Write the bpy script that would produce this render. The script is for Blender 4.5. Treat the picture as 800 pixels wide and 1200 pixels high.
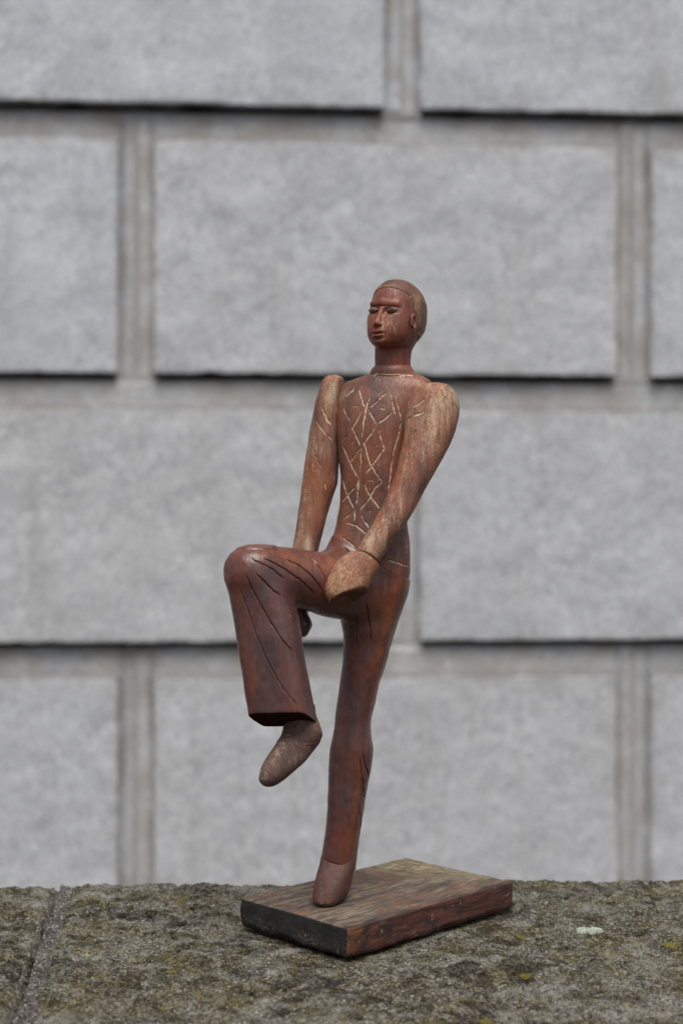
import bpy, math, random
import numpy as np
from mathutils import Vector

# ------------------------------------------------------------------ scene, camera, light
scene = bpy.context.scene
for o in list(bpy.data.objects):
    bpy.data.objects.remove(o, do_unlink=True)
COL = scene.collection
S = 0.0006            # one model unit (metres) at the statuette's distance
FPX = 1667.0          # focal length in model units per unit of depth
D0 = 1.0              # distance camera -> statuette
CAMZ = 1.285          # eye height above the paving (ledge top is at 1.0)

cam_d = bpy.data.cameras.new('camera')
cam = bpy.data.objects.new('camera', cam_d)
COL.objects.link(cam)
cam.location = (0, 0, CAMZ)
cam.rotation_euler = (math.radians(90), 0, 0)
cam_d.sensor_fit = 'VERTICAL'
cam_d.sensor_height = 36.0
cam_d.sensor_width = 24.0
cam_d.lens = 50.0
cam_d.shift_y = 0.0125
cam_d.clip_start = 0.02
cam_d.clip_end = 2000
cam_d.dof.use_dof = True
cam_d.dof.focus_distance = 0.965
cam_d.dof.aperture_fstop = 5.8
scene.camera = cam

SUN_EL, SUN_AZ = 64.0, 4.0     # azimuth: degrees to the right of straight behind the camera
world = bpy.data.worlds.new('World')
scene.world = world
world.use_nodes = True
wn = world.node_tree
bg = wn.nodes['Background']
sky = wn.nodes.new('ShaderNodeTexSky')
sky.sky_type = 'NISHITA'
sky.sun_disc = False
sky.sun_elevation = math.radians(SUN_EL)
sky.sun_rotation = math.radians(180 - SUN_AZ)
sky.dust_density = 3.0
hs = wn.nodes.new('ShaderNodeHueSaturation')
hs.inputs['Saturation'].default_value = 0.28
wn.links.new(sky.outputs[0], hs.inputs['Color'])
wn.links.new(hs.outputs[0], bg.inputs[0])
bg.inputs[1].default_value = 0.055

sun_d = bpy.data.lights.new('sun', 'SUN')
sun_d.energy = 1.5
sun_d.angle = math.radians(40)
sun_d.color = (1.0, 0.975, 0.94)
sun = bpy.data.objects.new('sun', sun_d)
COL.objects.link(sun)
_e, _a = math.radians(SUN_EL), math.radians(SUN_AZ)
_dir = Vector((math.sin(_a) * math.cos(_e), -math.cos(_a) * math.cos(_e), math.sin(_e)))
sun.rotation_euler = _dir.to_track_quat('Z', 'Y').to_euler()
sun.location = (1, -2, 4)

scene.view_settings.view_transform = 'Standard'
scene.view_settings.look = 'None'
scene.view_settings.gamma = 1.0
scene.view_settings.exposure = 1.3
scene.render.resolution_x, scene.render.resolution_y = 682, 1024
scene.render.engine = 'CYCLES'

# ------------------------------------------------------------------ helpers
def tag(o, label=None, cat=None, group=None, kind=None):
    for k, v in (('label', label), ('category', cat), ('group', group), ('kind', kind)):
        if v:
            o[k] = v
    return o

def hash3(ix, iy, iz, seed):
    n = (ix.astype(np.uint32) * np.uint32(374761393) + iy.astype(np.uint32) * np.uint32(668265263)
         + iz.astype(np.uint32) * np.uint32(2147483647) + np.uint32((seed * 974711 + 12345) & 0xffffffff))
    n = (n ^ (n >> np.uint32(13))) * np.uint32(1274126177)
    n = n ^ (n >> np.uint32(16))
    return (n & np.uint32(0xffff)).astype(np.float32) / 32767.5 - 1.0

def noise(P, freq, seed=0):
    """value noise -1..1; freq scalar or 3-vector"""
    Q = P * np.asarray(freq, dtype=np.float32)
    I = np.floor(Q).astype(np.int32)
    F = (Q - I).astype(np.float32)
    F = F * F * (3 - 2 * F)
    r = 0
    for a in (0, 1):
        wa = F[:, 0] if a else 1 - F[:, 0]
        for b in (0, 1):
            wb = F[:, 1] if b else 1 - F[:, 1]
            for c in (0, 1):
                wc = F[:, 2] if c else 1 - F[:, 2]
                r = r + wa * wb * wc * hash3(I[:, 0] + a, I[:, 1] + b, I[:, 2] + c, seed)
    return r

def fbm(P, freq, octv=4, seed=0, gain=0.5):
    r, a = 0, 1.0
    f = np.asarray(freq, dtype=np.float32)
    for k in range(octv):
        r = r + a * noise(P, f, seed + 17 * k)
        a *= gain
        f = f * 2.03
    return r

def mesh_np(name, V, quads=None, tris=None, smooth=True):
    me = bpy.data.meshes.new(name)
    V = np.ascontiguousarray(V, dtype=np.float32)
    me.vertices.add(len(V))
    me.vertices.foreach_set('co', V.ravel())
    loops, starts, n = [], [], 0
    if quads is not None and len(quads):
        q = np.asarray(quads, dtype=np.int32)
        loops.append(q.ravel())
        starts.append(np.arange(len(q), dtype=np.int32) * 4)
        n += q.size
    if tris is not None and len(tris):
        t = np.asarray(tris, dtype=np.int32)
        loops.append(t.ravel())
        starts.append(n + np.arange(len(t), dtype=np.int32) * 3)
    L = np.concatenate(loops)
    st = np.concatenate(starts)
    me.loops.add(len(L))
    me.loops.foreach_set('vertex_index', L)
    me.polygons.add(len(st))
    me.polygons.foreach_set('loop_start', st)
    me.update(calc_edges=True)
    me.validate()
    me.polygons.foreach_set('use_smooth', np.full(len(me.polygons), smooth, dtype=bool))
    return me

def add_obj(name, me, mat, parent=None, loc=None):
    o = bpy.data.objects.new(name, me)
    COL.objects.link(o)
    if mat and me and not me.materials:
        me.materials.append(mat)
    if parent:
        o.parent = parent
    if loc is not None:
        o.location = loc
    return o

def empty(name, loc):
    o = bpy.data.objects.new(name, None)
    COL.objects.link(o)
    o.location = loc
    o.empty_display_size = 0.05
    return o

def set_attr(me, name, arr):
    a = me.attributes.new(name, 'FLOAT', 'POINT')
    a.data.foreach_set('value', np.ascontiguousarray(arr, dtype=np.float32))

# ------------------------------------------------------------------ material helpers
class NT:
    def __init__(self, name):
        self.m = bpy.data.materials.new(name)
        self.m.use_nodes = True
        self.t = self.m.node_tree
        self.b = self.t.nodes['Principled BSDF']
    def n(self, kind, **kw):
        nd = self.t.nodes.new('ShaderNode' + kind)
        for k, v in kw.items():
            setattr(nd, k, v)
        return nd
    def l(self, a, b):
        self.t.links.new(a, b)
    def coord(self, scale=(1, 1, 1), rot=(0, 0, 0)):
        tc = self.n('TexCoord')
        mp = self.n('Mapping')
        mp.inputs['Scale'].default_value = scale
        mp.inputs['Rotation'].default_value = rot
        self.l(tc.outputs['Object'], mp.inputs['Vector'])
        return mp.outputs['Vector']
    def noise(self, vec, scale, detail=4, rough=0.55, dist=0.0):
        nd = self.n('TexNoise')
        nd.inputs['Scale'].default_value = scale
        nd.inputs['Detail'].default_value = detail
        nd.inputs['Roughness'].default_value = rough
        nd.inputs['Distortion'].default_value = dist
        self.l(vec, nd.inputs['Vector'])
        return nd.outputs['Fac']
    def voro(self, vec, scale, feature='F1', out='Distance', rnd=1.0):
        nd = self.n('TexVoronoi', feature=feature)
        nd.inputs['Scale'].default_value = scale
        nd.inputs['Randomness'].default_value = rnd
        self.l(vec, nd.inputs['Vector'])
        return nd.outputs[out]
    def ramp(self, fac, lo, hi, a=0.0, b=1.0):
        nd = self.n('MapRange')
        nd.inputs['From Min'].default_value = lo
        nd.inputs['From Max'].default_value = hi
        nd.inputs['To Min'].default_value = a
        nd.inputs['To Max'].default_value = b
        self.l(fac, nd.inputs['Value'])
        return nd.outputs['Result']
    def mix(self, fac, a, b, blend='MIX'):
        nd = self.n('Mix', data_type='RGBA', blend_type=blend)
        for sock, v in ((nd.inputs[0], fac), (nd.inputs[6], a), (nd.inputs[7], b)):
            if isinstance(v, bpy.types.NodeSocket):
                self.l(v, sock)
            elif isinstance(v, (int, float)):
                sock.default_value = v
            else:
                sock.default_value = (*v, 1.0)
        return nd.outputs[2]
    def math(self, op, a, b=None):
        nd = self.n('Math', operation=op)
        for i, v in enumerate((a, b)):
            if v is None:
                continue
            if isinstance(v, bpy.types.NodeSocket):
                self.l(v, nd.inputs[i])
            else:
                nd.inputs[i].default_value = v
        return nd.outputs[0]
    def attr(self, name):
        nd = self.n('Attribute', attribute_name=name)
        return nd.outputs['Fac']
    def bump(self, height, strength, dist, normal=None):
        nd = self.n('Bump')
        nd.inputs['Strength'].default_value = strength
        nd.inputs['Distance'].default_value = dist
        self.l(height, nd.inputs['Height'])
        if normal:
            self.l(normal, nd.inputs['Normal'])
        return nd.outputs[0]
    def done(self, color, rough, normal=None, spec=0.4):
        for sock, v in ((self.b.inputs['Base Color'], color), (self.b.inputs['Roughness'], rough)):
            if isinstance(v, bpy.types.NodeSocket):
                self.l(v, sock)
            elif isinstance(v, (int, float)):
                sock.default_value = v
            else:
                sock.default_value = (*v, 1.0)
        if normal:
            self.l(normal, self.b.inputs['Normal'])
        self.b.inputs['Specular IOR Level'].default_value = spec
        return self.m

def carved_wood(name, c1, c2, c3, cream=(0.50, 0.40, 0.27), wear_lo=0.62, wear_hi=0.72, wear_amt=1.0,
                rough=0.5, grain=(1, 1, 0.12), rot=(0, 0, 0), spec=0.4, bump=0.45, attr_wear=True, warm=(0.20, 0.07, 0.032)):
    """painted and rubbed carved wood: c1 main, c2 warm variation, c3 dark; cream = bare/old paint in the rubbed places"""
    m = NT(name)
    v = m.coord()
    g = m.coord(grain, rot)
    big = m.noise(v, 30, 4, 0.6)
    tone = m.noise(m.coord((1, 1, 0.35), (0.4, 0.2, 0.1)), 55, 4, 0.6, 0.3)
    fine = m.noise(g, 800, 4, 0.65)
    mid = m.noise(g, 240, 5, 0.62, 0.4)
    col = m.mix(m.ramp(big, 0.42, 0.58), c1, c2)
    col = m.mix(m.ramp(tone, 0.5, 0.62, 0, 0.8), col, c3)
    col = m.mix(m.ramp(mid, 0.52, 0.66, 0, 0.7), col, c3)
    col = m.mix(m.ramp(fine, 0.52, 0.64, 0, 0.55), col, tuple(x * 0.55 for x in c3))
    sp = m.noise(v, 1100, 3, 0.7)
    w = m.noise(g, 300, 6, 0.72, 0.2)
    wbig = m.noise(g, 60, 3, 0.5)
    aw = m.attr('wear')
    wsum = m.math('ADD', w, m.math('MULTIPLY', aw, 0.215)) if attr_wear else w
    wsum = m.math('ADD', wsum, m.math('MULTIPLY', m.math('SUBTRACT', sp, 0.5), 0.85))
    wsum = m.math('ADD', wsum, m.math('MULTIPLY', m.math('SUBTRACT', wbig, 0.5), 0.5))
    wf = m.ramp(wsum, wear_lo, wear_hi, 0, wear_amt)
    crv = m.mix(m.ramp(m.noise(g, 120, 3), 0.4, 0.6), cream, tuple(x * y for x, y in zip(cream, (0.72, 0.62, 0.52))))
    col = m.mix(wf, col, crv)
    col = m.mix(m.math('MULTIPLY', m.attr('warm'), m.ramp(mid, 0.40, 0.58, 1.0, 0.35)), col, warm)
    # pin-prick nicks
    col = m.mix(m.ramp(sp, 0.655, 0.70, 0, 0.5), col, cream)
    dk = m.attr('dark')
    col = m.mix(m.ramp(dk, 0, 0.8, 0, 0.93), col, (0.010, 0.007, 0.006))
    pale = m.attr('pale')
    pv = m.math('MULTIPLY', pale, m.ramp(m.noise(v, 500, 3), 0.38, 0.54, 0.35, 1.0))
    col = m.mix(m.ramp(pv, 0.2, 0.75, 0, 0.88), col, (0.55, 0.45, 0.31))
    h = m.math('ADD', m.math('MULTIPLY', fine, -0.6), m.math('MULTIPLY', mid, -0.7))
    h = m.math('SUBTRACT', h, m.math('MULTIPLY', wf, 0.30))
    nrm = m.bump(h, bump, 0.0007)
    r = m.math('ADD', m.ramp(fine, 0.4, 0.6, rough - 0.06, rough + 0.12), m.math('MULTIPLY', wf, 0.15))
    mat_ = m.done(col, m.math('MAXIMUM', r, m.ramp(dk, 0.1, 0.5)), nrm, spec)
    m.l(m.ramp(dk, 0, 0.4, spec, 0.0), m.b.inputs['Specular IOR Level'])
    return mat_

M_SWEATER = carved_wood('sweater_wood', (0.162, 0.066, 0.043), (0.186, 0.062, 0.030), (0.090, 0.043, 0.035),
                        wear_lo=0.66, wear_hi=0.84, wear_amt=0.5, rough=0.42, spec=0.4)
M_SLEEVE = carved_wood('sleeve_wood', (0.225, 0.105, 0.070), (0.215, 0.074, 0.038), (0.100, 0.049, 0.040),
                       cream=(0.43, 0.335, 0.235), wear_lo=0.505, wear_hi=0.70, wear_amt=0.8, rough=0.56, grain=(1, 1, 0.13), spec=0.25)
M_HAND = carved_wood('hand_wood', (0.255, 0.115, 0.072), (0.240, 0.085, 0.042), (0.135, 0.064, 0.046),
                     cream=(0.42, 0.31, 0.19), wear_lo=0.50, wear_hi=0.68, wear_amt=0.75, rough=0.6, grain=(1, 1, 0.8), spec=0.2)
M_TROUSER = carved_wood('trouser_wood', (0.084, 0.036, 0.032), (0.104, 0.030, 0.019), (0.046, 0.027, 0.029),
                        cream=(0.24, 0.15, 0.10), wear_lo=0.74, wear_hi=0.92, wear_amt=0.5, rough=0.31, spec=0.5, warm=(0.21, 0.066, 0.026))
M_SHOE = carved_wood('shoe_wood', (0.110, 0.058, 0.047), (0.105, 0.040, 0.028), (0.060, 0.038, 0.036),
                     cream=(0.31, 0.28, 0.20), wear_lo=0.58, wear_hi=0.80, wear_amt=0.7, rough=0.55, grain=(1, 1, 0.7), spec=0.25, warm=(0.085, 0.034, 0.024))
M_SKIN = carved_wood('face_wood', (0.150, 0.047, 0.031), (0.165, 0.041, 0.021), (0.082, 0.033, 0.025),
                     cream=(0.36, 0.25, 0.17), wear_lo=0.60, wear_hi=0.76, wear_amt=0.6, rough=0.42, spec=0.3)
M_HAIR = carved_wood('hair_wood', (0.120, 0.052, 0.038), (0.128, 0.066, 0.044), (0.060, 0.034, 0.027),
                     cream=(0.34, 0.26, 0.16), wear_lo=0.52, wear_hi=0.70, wear_amt=0.6, rough=0.55, spec=0.25)
M_EYE = carved_wood('eye_wood', (0.115, 0.076, 0.066), (0.110, 0.060, 0.050), (0.060, 0.040, 0.036), wear_lo=0.65, wear_hi=0.85, wear_amt=0.5, rough=0.45, spec=0.3)

def base_wood():
    m = NT('plinth_wood')
    v = m.coord()
    # plinth long axis runs at 45 degrees in plan: grain follows it
    g = m.coord((1, 1, 1), (0, 0, math.radians(-45)))
    mp = m.n('Mapping')
    mp.inputs['Scale'].default_value = (0.14, 1, 1)
    m.l(g, mp.inputs['Vector'])
    gv = mp.outputs[0]
    mq = m.n('Mapping')
    mq.inputs['Scale'].default_value = (1, 0.16, 1)
    mq.inputs['Rotation'].default_value = (0, 0, 0.25)
    m.l(g, mq.inputs['Vector'])
    cross = m.noise(mq.outputs[0], 330, 4, 0.65)
    fine = m.noise(gv, 900, 5, 0.7)
    mid = m.noise(gv, 260, 5, 0.65, 0.3)
    big = m.noise(v, 26, 4, 0.6)
    geo = m.n('NewGeometry')
    sep = m.n('SeparateXYZ')
    m.l(geo.outputs['Normal'], sep.inputs[0])
    up = m.ramp(sep.outputs['Z'], 0.45, 0.75)
    # end grain: front-left face (normal -x -y)
    vt = m.n('VectorMath', operation='DOT_PRODUCT')
    m.l(geo.outputs['Normal'], vt.inputs[0])
    vt.inputs[1].default_value = (-0.7071, -0.7071, 0)
    endf = m.ramp(vt.outputs['Value'], 0.5, 0.8)
    # worn top
    top = m.mix(m.ramp(mid, 0.42, 0.58), (0.074, 0.054, 0.042), (0.190, 0.145, 0.104))
    top = m.mix(m.ramp(big, 0.47, 0.58, 0, 0.8), top, (0.135, 0.076, 0.050))
    top = m.mix(m.ramp(m.noise(gv, 95, 5, 0.65, 0.5), 0.53, 0.62, 0, 0.85), top, (0.046, 0.038, 0.034))
    top = m.mix(m.ramp(cross, 0.60, 0.68, 0, 0.6), top, (0.045, 0.036, 0.031))
    top = m.mix(m.math('MULTIPLY', m.attr('wear'), m.ramp(cross, 0.42, 0.56)), top, (0.33, 0.285, 0.165))
    top = m.mix(m.ramp(fine, 0.53, 0.62, 0, 0.75), top, (0.042, 0.034, 0.030))
    top = m.mix(m.ramp(fine, 0.41, 0.36, 0, 0.6), top, (0.31, 0.25, 0.18))
    top = m.mix(m.ramp(m.noise(v, 40, 5, 0.65, 0.5), 0.5, 0.6, 0, 0.5), top, (0.060, 0.050, 0.042))
    top = m.mix(m.attr('blackening'), top, (0.026, 0.022, 0.021))
    # red stained long side
    side = m.mix(m.ramp(mid, 0.43, 0.57), (0.088, 0.033, 0.023), (0.044, 0.022, 0.018))
    side = m.mix(m.ramp(m.noise(gv, 75, 5, 0.65), 0.56, 0.66, 0, 0.75), side, (0.20, 0.080, 0.034))
    side = m.mix(m.ramp(m.noise(v, 75, 4, 0.6), 0.52, 0.60, 0, 0.85), side, (0.026, 0.019, 0.018))
    side = m.mix(m.ramp(m.noise(v, 120, 5, 0.7), 0.61, 0.68, 0, 0.65), side, (0.27, 0.19, 0.125))
    # blackened end
    spk = m.noise(v, 520, 4, 0.7)
    end = m.mix(m.ramp(m.noise(v, 95, 4, 0.6), 0.4, 0.62), (0.014, 0.014, 0.015), (0.030, 0.027, 0.024))
    end = m.mix(m.math('MULTIPLY', m.ramp(spk, 0.52, 0.66), m.attr('dark')), end, (0.17, 0.15, 0.10))
    end = m.mix(m.ramp(m.noise(v, 160, 4, 0.6), 0.66, 0.72, 0, 0.8), end, (0.13, 0.035, 0.022))
    end = m.mix(m.ramp(spk, 0.70, 0.76, 0, 0.8), end, (0.33, 0.29, 0.22))
    col = m.mix(endf, side, end)
    col = m.mix(up, col, top)
    col = m.mix(m.ramp(m.attr('pale'), 0.2, 0.8, 0, 0.85), col, (0.165, 0.066, 0.028))
    h = m.math('ADD', m.math('MULTIPLY', fine, -0.7), m.math('ADD', m.math('MULTIPLY', mid, -1.0), m.math('MULTIPLY', cross, -0.4)))
    nrm = m.bump(h, 0.8, 0.0011)
    return m.done(col, m.ramp(fine, 0.3, 0.7, 0.6, 0.85), nrm, 0.2)
M_BASE = base_wood()

def granite(name='granite'):
    m = NT(name)
    v = m.coord()
    oi = m.n('ObjectInfo')
    shift = m.n('VectorMath', operation='MULTIPLY_ADD')
    cmb = m.n('CombineXYZ')
    m.l(oi.outputs['Random'], cmb.inputs[0])
    m.l(oi.outputs['Random'], cmb.inputs[2])
    m.l(cmb.outputs[0], shift.inputs[0])
    shift.inputs[1].default_value = (37, 11, 53)
    m.l(v, shift.inputs[2])
    p = shift.outputs[0]
    cl = m.noise(p, 9, 5, 0.6)
    cl2 = m.noise(p, 34, 4, 0.6)
    spk = m.noise(p, 165, 5, 0.75)
    sp2 = m.voro(p, 170)
    col = m.mix(m.ramp(cl, 0.4, 0.6), (0.378, 0.391, 0.413), (0.432, 0.447, 0.476))
    col = m.mix(m.ramp(oi.outputs['Random'], 0, 1, 0, 0.55), col, (0.350, 0.336, 0.322))
    col = m.mix(m.ramp(cl2, 0.5, 0.62, 0, 0.35), col, (0.285, 0.288, 0.300))
    col = m.mix(m.ramp(spk, 0.51, 0.62, 0, 0.58), col, (0.205, 0.208, 0.222))
    col = m.mix(m.ramp(spk, 0.48, 0.38, 0, 0.55), col, (0.60, 0.61, 0.63))
    col = m.mix(m.ramp(sp2, 0.0, 0.3, 0.5, 0), col, (0.20, 0.20, 0.21))
    # rain streaks: long vertical stains
    sv = m.n('Mapping')
    sv.inputs['Scale'].default_value = (1, 1, 0.1)
    m.l(p, sv.inputs['Vector'])
    st = m.noise(sv.outputs[0], 28, 4, 0.6)
    col = m.mix(m.ramp(st, 0.54, 0.70, 0, 0.28), col, (0.25, 0.235, 0.215))
    # grime sitting in the rebate (beige mortar smears and soot)
    gr = m.attr('rebate')
    col = m.mix(m.math('MULTIPLY', gr, m.ramp(m.noise(p, 16, 4, 0.6), 0.42, 0.6, 0.1, 0.75)), col, (0.275, 0.252, 0.222))
    so = m.attr('blackening')
    col = m.mix(m.math('MULTIPLY', so, m.ramp(cl2, 0.3, 0.5, 0.75, 0.97)), col, (0.040, 0.036, 0.031))  # sooty crust, plus darkening that mutes the lit top edges
    nrm = m.bump(m.math('ADD', spk, m.math('MULTIPLY', cl2, 1.5)), 0.4, 0.002)
    return m.done(col, 0.85, nrm, 0.3)
M_GRANITE = granite()

def mortar(name, a, b):
    m = NT(name)
    v = m.coord()
    n1 = m.noise(v, 90, 5, 0.65)
    n2 = m.noise(v, 480, 5, 0.75)
    col = m.mix(m.ramp(n1, 0.35, 0.65), a, b)
    col = m.mix(m.ramp(n2, 0.54, 0.6, 0, 0.8), col, tuple(x * 0.35 for x in b))
    col = m.mix(m.ramp(n2, 0.43, 0.39, 0, 0.85), col, (0.42, 0.40, 0.37))
    return m.done(col, 0.95, m.bump(n2, 0.8, 0.002), 0.2)
M_MORTAR = mortar('wall_mortar', (0.335, 0.335, 0.335), (0.285, 0.283, 0.280))
M_LEDGE_MORTAR = mortar('ledge_mortar', (0.115, 0.102, 0.092), (0.042, 0.036, 0.032))

def lichen_stone():
    m = NT('lichen_stone')
    v = m.coord()
    def turned(a):
        return m.coord((1, 1, 1), (0.3 * a, 0.2 * a, a))
    n_mid = m.noise(v, 40, 5, 0.65)
    n_fine = m.noise(turned(0.4), 330, 4, 0.72)
    n_grit = m.noise(turned(0.9), 760, 3, 0.7)
    n_dust = m.noise(turned(1.6), 560, 4, 0.75)
    col = m.mix(m.ramp(n_mid, 0.42, 0.58), (0.104, 0.097, 0.075), (0.190, 0.181, 0.150))
    big = m.noise(turned(5.2), 13, 4, 0.6, 0.6)
    col = m.mix(m.ramp(big, 0.46, 0.55, 0, 0.75), col, (0.092, 0.074, 0.040))
    big2 = m.noise(turned(6.1), 21, 5, 0.65, 0.8)
    col = m.mix(m.ramp(big2, 0.53, 0.60, 0, 0.85), col, (0.042, 0.037, 0.030))
    big3 = m.noise(turned(7.3), 26, 5, 0.65, 0.8)
    col = m.mix(m.ramp(big3, 0.56, 0.64, 0, 0.7), col, (0.25, 0.24, 0.21))
    # olive / brown moss film
    col = m.mix(m.ramp(m.noise(turned(2.7), 52, 5, 0.7, 0.5), 0.50, 0.62, 0, 0.7), col, (0.110, 0.092, 0.040))
    # grey crustose lichen blotches, broken up by grit
    crust = m.ramp(m.noise(turned(0.7), 70, 6, 0.72, 0.6), 0.50, 0.57)
    crust = m.math('MULTIPLY', crust, m.ramp(n_fine, 0.44, 0.52))
    col = m.mix(m.math('MULTIPLY', crust, 0.85), col, (0.31, 0.30, 0.27))
    # dark algae film
    alg = m.ramp(m.noise(turned(3.3), 62, 6, 0.72, 0.4), 0.53, 0.60)
    alg = m.math('MULTIPLY', alg, m.ramp(n_dust, 0.42, 0.52, 0.25, 1))
    col = m.mix(m.math('MULTIPLY', alg, 0.85), col, (0.034, 0.031, 0.027))
    # yellow and orange lichen freckles
    yl = m.math('MULTIPLY', m.ramp(m.noise(turned(2.1), 58, 6, 0.72), 0.59, 0.64), m.ramp(n_fine, 0.46, 0.53))
    col = m.mix(m.math('MULTIPLY', yl, 0.6), col, (0.19, 0.158, 0.055))
    orr = m.math('MULTIPLY', m.ramp(m.noise(turned(4.1), 80, 5, 0.7), 0.625, 0.68), m.ramp(n_fine, 0.42, 0.52))
    col = m.mix(m.math('MULTIPLY', orr, 0.65), col, (0.20, 0.105, 0.04))
    # grit: each grain its own tone
    vg = m.n('TexVoronoi', feature='F1')
    vg.inputs['Scale'].default_value = 860
    m.l(v, vg.inputs['Vector'])
    sg_ = m.n('SeparateColor')
    m.l(vg.outputs['Color'], sg_.inputs[0])
    g1, g2 = sg_.outputs[0], sg_.outputs[1]
    col = m.mix(m.ramp(g1, 0.62, 0.84, 0, 0.58), col, (0.030, 0.029, 0.024))
    col = m.mix(m.math('MULTIPLY', m.ramp(g1, 0.34, 0.10), 0.50), col, (0.33, 0.315, 0.265))
    col = m.mix(m.ramp(g2, 0.93, 0.97, 0, 0.55), col, (0.50, 0.48, 0.43))
    col = m.mix(m.ramp(n_fine, 0.55, 0.60, 0, 0.7), col, (0.024, 0.022, 0.019))
    # stains that lie over the grain: algae, brown film, olive moss, pale bloom
    def stain(ang, scale, lo, hi, amt, tint, c):
        f = m.ramp(m.noise(turned(ang), scale, 6, 0.66, 0.7), lo, hi, 0, amt)
        return m.mix(f, c, tint, 'MULTIPLY')
    col = stain(8.1, 30, 0.53, 0.60, 0.88, (0.36, 0.33, 0.30), col)
    col = stain(9.4, 80, 0.54, 0.60, 0.85, (0.38, 0.35, 0.32), col)
    col = stain(10.2, 17, 0.47, 0.58, 0.75, (0.80, 0.77, 0.58), col)
    col = stain(11.7, 48, 0.55, 0.63, 0.60, (0.95, 0.86, 0.46), col)
    bl = m.math('MULTIPLY', m.ramp(m.noise(turned(12.9), 34, 6, 0.68, 0.7), 0.55, 0.62), m.ramp(g2, 0.2, 0.6, 0.15, 0.6))
    col = m.mix(bl, col, (0.29, 0.28, 0.25))
    yl2 = m.math('MULTIPLY', m.ramp(m.noise(turned(14.2), 50, 6, 0.7), 0.625, 0.67), m.ramp(g2, 0.3, 0.7, 0.1, 0.7))
    col = m.mix(yl2, col, (0.22, 0.18, 0.055))
    n_grit = g1
    h = m.math('ADD', m.math('MULTIPLY', n_fine, -1.6), m.math('MULTIPLY', n_grit, -0.35))
    h = m.math('ADD', h, m.math('MULTIPLY', crust, 0.3))
    return m.done(col, 0.95, m.bump(h, 1.0, 0.0026), 0.12)
M_LEDGE = lichen_stone()

def lichen_patch_mat(name, a, b):
    m = NT(name)
    v = m.coord()
    n = m.noise(v, 900, 4, 0.7)
    col = m.mix(m.ramp(n, 0.4, 0.62), a, b)
    return m.done(col, 0.95, m.bump(n, 0.8, 0.0012), 0.1)
M_PALE_LICHEN = lichen_patch_mat('pale_lichen', (0.42, 0.46, 0.37), (0.22, 0.245, 0.19))
M_YELLOW_LICHEN = lichen_patch_mat('yellow_lichen', (0.20, 0.165, 0.035), (0.085, 0.075, 0.03))

def paving_mat():
    m = NT('paving')
    v = m.coord()
    n = m.noise(v, 3, 5, 0.6)
    f = m.noise(v, 180, 4, 0.7)
    col = m.mix(m.ramp(n, 0.35, 0.65), (0.085, 0.083, 0.080), (0.125, 0.122, 0.118))
    col = m.mix(m.ramp(f, 0.52, 0.7, 0, 0.6), col, (0.08, 0.08, 0.08))
    return m.done(col, 0.9, m.bump(f, 0.5, 0.003), 0.3)

# ------------------------------------------------------------------ ground
gm = mesh_np('ground', [(-400, -400, 0), (400, -400, 0), (400, 400, 0), (-400, 400, 0)], quads=[(0, 1, 2, 3)], smooth=False)
tag(add_obj('ground', gm, paving_mat()), 'grey stone paving below the ledge and the granite wall', 'paving', kind='structure')

# ------------------------------------------------------------------ granite wall behind
WALL_YAW = math.radians(4.0)
WALL_D = 3.20
WK = WALL_D / 2.10        # stones are modelled at the smaller size and the wall scaled as one
PITCH_U, PITCH_V = 0.7357, 0.3915
CH_U, CH_V, GAP = 0.0545, 0.0475, 0.0078
RECESS = 0.017
wall = empty('granite_wall', (0, WALL_D, 0))
wall.rotation_euler = (0, 0, WALL_YAW)
wall.scale = (WK, WK, WK)
tag(wall, 'tall grey granite wall of large raised blocks with recessed joints', 'wall')

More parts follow.
